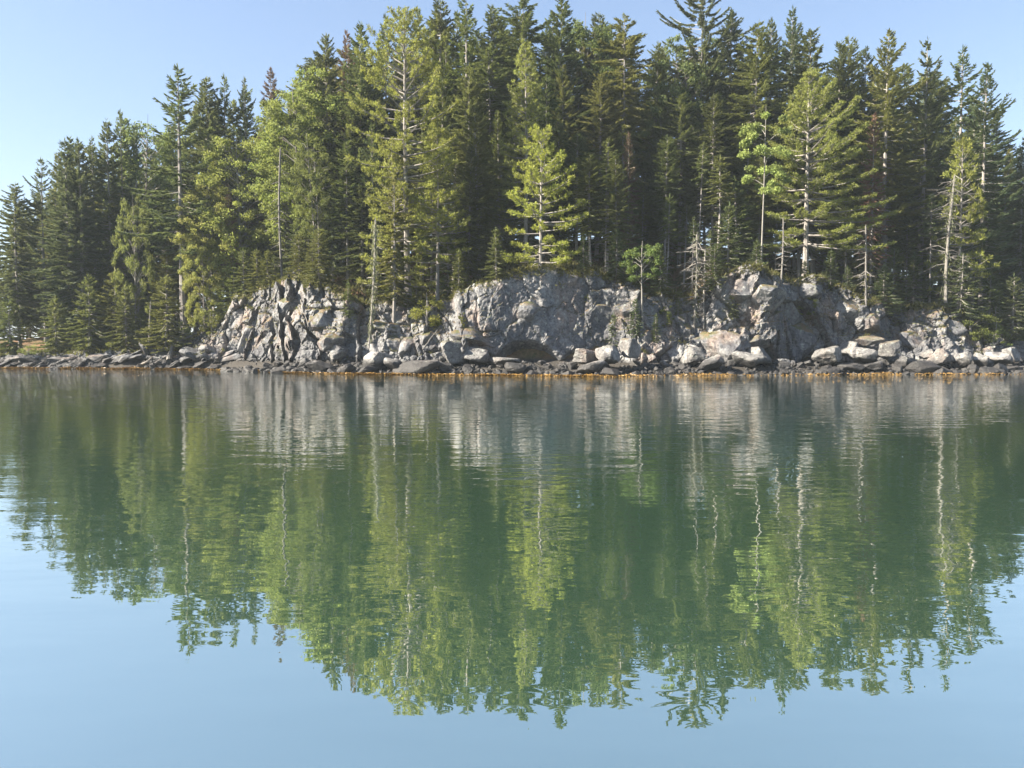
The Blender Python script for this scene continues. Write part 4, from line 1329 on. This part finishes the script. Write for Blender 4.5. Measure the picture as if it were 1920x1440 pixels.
rowsdef = [  # metres behind the edge, spacing in px, kinds, tip offset below the skyline, colours
    (1.6, 40, ['pole', 'young', 'young', 'round', 'tall'], (230, 400), [DARK, MIDG], 'front'),
    (4.2, 33, ['tall', 'pole', 'full', 'round', 'round'], (170, 330), [MIDG, OLIVE, DARK], 'second'),
    (7.2, 31, ['full', 'round', 'round', 'gappy', 'tall'], (95, 235), [MIDG, OLIVE, DARK], 'third'),
    (10.8, 31, ['full', 'round', 'gappy', 'round', 'tall'], (40, 140), [MIDG, OLIVE, DARK], 'fourth'),
    (15.5, 30, ['full', 'round', 'tall', 'round', 'gappy'], (4, 55), [DARK, MIDG, OLIVE], 'back'),
]
heroes_px = [(1012, 85, 5.5), (765, 40, 5), (1508, 60, 4), (1425, 28, 4)]
forest = []
for d0, sp, kinds, off, cols, rn in rowsdef:
    px = -300.0 if d0 > 8 else -60
    while px < (2250 if d0 > 8 else 2000):
        p = px + random.uniform(-sp * 0.35, sp * 0.35)
        d = d0 + random.uniform(-1.3, 1.3)
        x = (p - 960) / F_PX * 55
        for _ in range(3):
            Y = float(cliffBase(x) + cliffLean(x) * cliffZ(x)) + 1.9 + d
            x = (p - 960) / F_PX * Y
        tip = float(np.interp(p, EX, EY)) + random.uniform(*off)
        px += sp * random.uniform(0.8, 1.2)
        if any(abs(p - h) < w and d < dd for h, w, dd in heroes_px):
            continue
        if 570 < p < 900 and d0 < 3 and random.random() < 0.7: continue       # open brown slope
        if p < 420 and tip > 520: continue
        if 355 < p < 480 and d < 6: continue        # the bright leafy trees stand free here
        g0 = ground(x, Y)
        top = wpt(p, tip, Y)[2]
        H = top - g0
        if H < 2.5: continue
        kd = random.choice(kinds)
        if p > 1000 and d0 < 5: kd = random.choice(['pole', 'pole', 'tall', 'tall', 'young'])
        if p < 330 and kd in ('pole', 'tall'): kd = random.choice(['full', 'gappy', 'full'])
        if H < 7 and kd not in ('pole',): kd = 'young'
        if kd == 'young' and H > 8: kd = 'full' if p < 700 else 'pole'
        if kd in ('full', 'round') and d0 < 3 and p > 880: kd = 'pole' if H < 11 else 'tall'
        if H > 11 and kd == 'pole': kd = 'tall'
        forest.append([p, x, Y, H, kd, random.choice(cols), rn, tzone(p)])
cnt = {}
tot = {}
for f in forest:
    tot[(f[6], f[7])] = tot.get((f[6], f[7]), 0) + 1
KW = {'young': 'young', 'round': 'round-topped', 'full': 'full-skirted', 'tall': 'high-crowned', 'gappy': 'ragged', 'pole': 'thin pole-like'}
RW = {'front': 'in the front row', 'second': 'in the second row', 'third': 'in the third row', 'fourth': 'in the fourth row', 'back': 'in the back row'}
for f in sorted(forest, key=lambda f: f[0]):
    p, x, Y, H, kd, c, rn, zn = f
    k = cnt.get((rn, zn), 0); cnt[(rn, zn)] = k + 1
    n = tot[(rn, zn)]
    pos = 'single' if n == 1 else (('left', 'right')[k] if n == 2 else (('leftmost', 'middle', 'rightmost')[k] if n == 3 else ORD[k]))
    i = random.randrange(len(PROTO[kd]))
    pr = PROTO[kd][i]
    sp_ = 'fir' if (kd in ('tall', 'full') and i % 2) else 'spruce'  # odd shapes are named apart from the spruces, though built the same way
    plant(sp_ + '_tree', pr[0], pr[1], (x, Y, ground(x, Y) - 0.15), H, random.uniform(0.8, 1.2) * (1.0 if H > 9 else 1.15) * (15.0 / max(H, 9) if kd in ('full', 'tall', 'gappy', 'round') and H < 12 else 1.0) ** 0.5,
          None, c, f'{pos} {KW[kd]} {sp_} {RW[rn]}, {zn}', group='conifers crowding the wooded hill', tilt=(random.uniform(-0.03, 0.03), random.uniform(-0.03, 0.03)))
print('forest', len(forest))

# ------------------------------------------------------------------ fallen wood
def log(name, pts, rad, mat, label, branches=0, seed=1):
    r = np.random.default_rng(seed)
    pts = np.array(pts, dtype=float)
    c0 = pts[0].copy()
    t = np.linspace(0, 1, 14); k = np.linspace(0, 1, len(pts))
    P = np.stack([np.interp(t, k, pts[:, j]) for j in range(3)], 1) - c0
    P += r.normal(0, rad * 0.25, P.shape)
    g_ = Geo(); g_.tube(P, rad * (1.15 - 0.7 * t), 7)
    if not branches:
        o = link(name, g_.mesh(name, M[mat])); o.location = c0
    else:
        o = bpy.data.objects.new(name, None); COL.objects.link(o); o.location = c0
        link('trunk', g_.mesh('trunk', M[mat]), o)
        b = Geo()
        for i in range(branches):
            q = P[r.integers(3, 13)]
            v = norm(r.normal(size=3)) * r.uniform(0.25, 0.9)
            b.tube(np.stack([q, q + v * 0.5 + [0, 0, 0.05], q + v]), np.array([0.022, 0.014, 0.005]) * rad / 0.07, 4)
        tag(link('branches', b.mesh('branches', M[mat]), o), kind='stuff')
    return tag(o, label, 'log')


def cp(px, py, fwd=0.25):
    p = cliff_at(px, py); return (p[0], p[1] - fwd, p[2])


log('driftwood_log', [cp(322, 676, 0.6), cp(334, 645, 0.9), cp(360, 598, 0.5)], 0.16, 'deadwood', 'thick pale driftwood trunk leaning against the slope above the cove', 5, 1)
log('driftwood_log', [cp(300, 682, 0.9), cp(330, 664, 0.9), cp(385, 634, 0.5)], 0.09, 'deadwood', 'long pale driftwood trunk lying up the slope right of the cove', 4, 2)
log('driftwood_log', [cp(275, 682, 0.8), cp(290, 676, 1.2), cp(308, 660, 0.9)], 0.06, 'twig', 'twisted dark root stock lying in the little cove', 8, 3)
log('fallen_pole', [cp(560, 535, 0.5), cp(570, 570, 0.6), cp(581, 612, 0.4)], 0.055, 'deadwood', 'thin pale dead pole hanging down the shaded hollow', 6, 4)
log('fallen_pole', [cp(795, 655, 0.5), cp(815, 628, 0.6), cp(828, 610, 0.3)], 0.045, 'deadwood', 'thin pole leaning on the rocks left of the pale wedge-shaped boulder', 0, 5)
log('fallen_pole', [cp(700, 578, 0.5), cp(712, 590, 0.5), cp(720, 602, 0.3)], 0.05, 'deadwood', 'short broken pole lying across the pale ledge', 0, 6)


def gp(px, Y, up=0.12):
    x = (px - 960) / F_PX * Y
    return (x, Y, ground(x, Y) + up)


log('fallen_log', [gp(833, 52.8), gp(850, 52.9), gp(866, 52.8)], 0.11, 'deadwood', 'short grey log lying on the open brown slope', 0, 7)
log('fallen_log', [gp(640, 52.2), gp(655, 52.5), gp(672, 52.2, 0.4)], 0.07, 'bark', 'bark-covered windfall on the slope behind the mossy snag', 5, 8)
log('fallen_log', [gp(600, 52.2), gp(620, 52.6), gp(641, 52.6)], 0.07, 'deadwood', 'pale windfall on the needle litter above the buttress', 3, 9)
log('fallen_log', [gp(905, 52.0), gp(930, 52.2), gp(950, 52.5)], 0.06, 'deadwood', 'thin windfall left of the bright young pine', 4, 10)

# ------------------------------------------------------------------ undergrowth: stuff
g = Geo()
N = 14000
px = rng.uniform(-100, 2100, N)
x = (px - 960) / F_PX * 50
yb_ = cliffBase(x) + cliffLean(x) * cliffZ(x)
d = rng.uniform(-0.3, 9.0, N) ** 1.0
y = yb_ + 1.3 + d
x = (px - 960) / F_PX * y
keep = fbm(x * 0.6, y * 0.6, octv=3, seed=81) > -0.05
x = x[keep]; y = y[keep]
n0 = len(x)
m = 7
x = np.repeat(x, m) + rng.normal(0, 0.12, n0 * m); y = np.repeat(y, m) + rng.normal(0, 0.12, n0 * m)
z = terrainZ(x, y) + 0.02
n = len(x)
hgt = np.repeat(rng.uniform(0.15, 0.55, n0), m)
Dv = norm(np.stack([rng.normal(0, 0.6, n), rng.normal(0, 0.6, n), np.ones(n) * 0.9], 1))
Sv = norm(np.cross(Dv, rng.normal(size=(n, 3))))
g.kites(np.stack([x, y, z + rng.random(n) * hgt * 0.5], 1), Dv, Sv, hgt, rng.uniform(0.02, 0.05, n), np.clip(rng.normal(0.4, 0.25, n), 0, 1))
o = link('undergrowth', g.mesh('undergrowth', M['spruce']))
o.color = (0.09, 0.085, 0.035, 1)
tag(o, 'low green and brown undergrowth carpeting the forest floor behind the cliff edge', 'undergrowth', kind='stuff')

# tufts of grass, moss and creeping spruce that hang over the rock brow and sit on its ledges
g = Geo()
nzm = None
idx = np.where((Zf.ravel() > 0.9) & (CPX > -80) & (CPX < 2000))[0]
T_ = T.ravel()[idx]
slope_up = np.zeros(Zf.shape); slope_up[:-1] = (Yc[1:] - Yc[:-1]) / (np.abs(Zf[1:] - Zf[:-1]) + 0.02)
su = slope_up.ravel()[idx]
nz = fbm(CV[idx, 0] * 0.7, CV[idx, 2] * 0.9, octv=3, seed=91)
wgt = (T_ > 0.80) * (0.35 + 0.5 * (nz > -0.1)) + (su > 2.2) * (nz > 0.05) * 0.30 * (T_ < 0.8)
pick = idx[rng.random(len(idx)) < wgt * 0.42]
n0 = len(pick)
m = 8
P0 = np.repeat(CV[pick], m, 0) + rng.normal(0, 0.10, (n0 * m, 3)) * [1, 1, 0.4]
n = len(P0)
Dv = norm(np.stack([rng.normal(0, 0.7, n), rng.normal(-0.35, 0.5, n), rng.normal(0.35, 0.6, n)], 1))
Sv = norm(np.cross(Dv, rng.normal(size=(n, 3))))
g.kites(P0, Dv, Sv, rng.uniform(0.12, 0.34, n), rng.uniform(0.015, 0.04, n), np.clip(rng.normal(0.45, 0.25, n), 0, 1))
o = link('brow_grass', g.mesh('brow_grass', M['spruce']))
o.color = (0.10, 0.095, 0.035, 1)
tag(o, 'tufts of grass and moss hanging over the brow and ledges of the cliff', 'grass', kind='stuff')
print('brow', n)

print('trees', len([o for o in bpy.data.objects if o.parent is None and o.name.split('.')[0] == 'spruce_tree']), len([o for o in bpy.data.objects if o.parent is None and o.name.split('.')[0] == 'fir_tree']), 'tris', sum(len(m.loops) - 2 * len(m.polygons) for m in bpy.data.meshes))
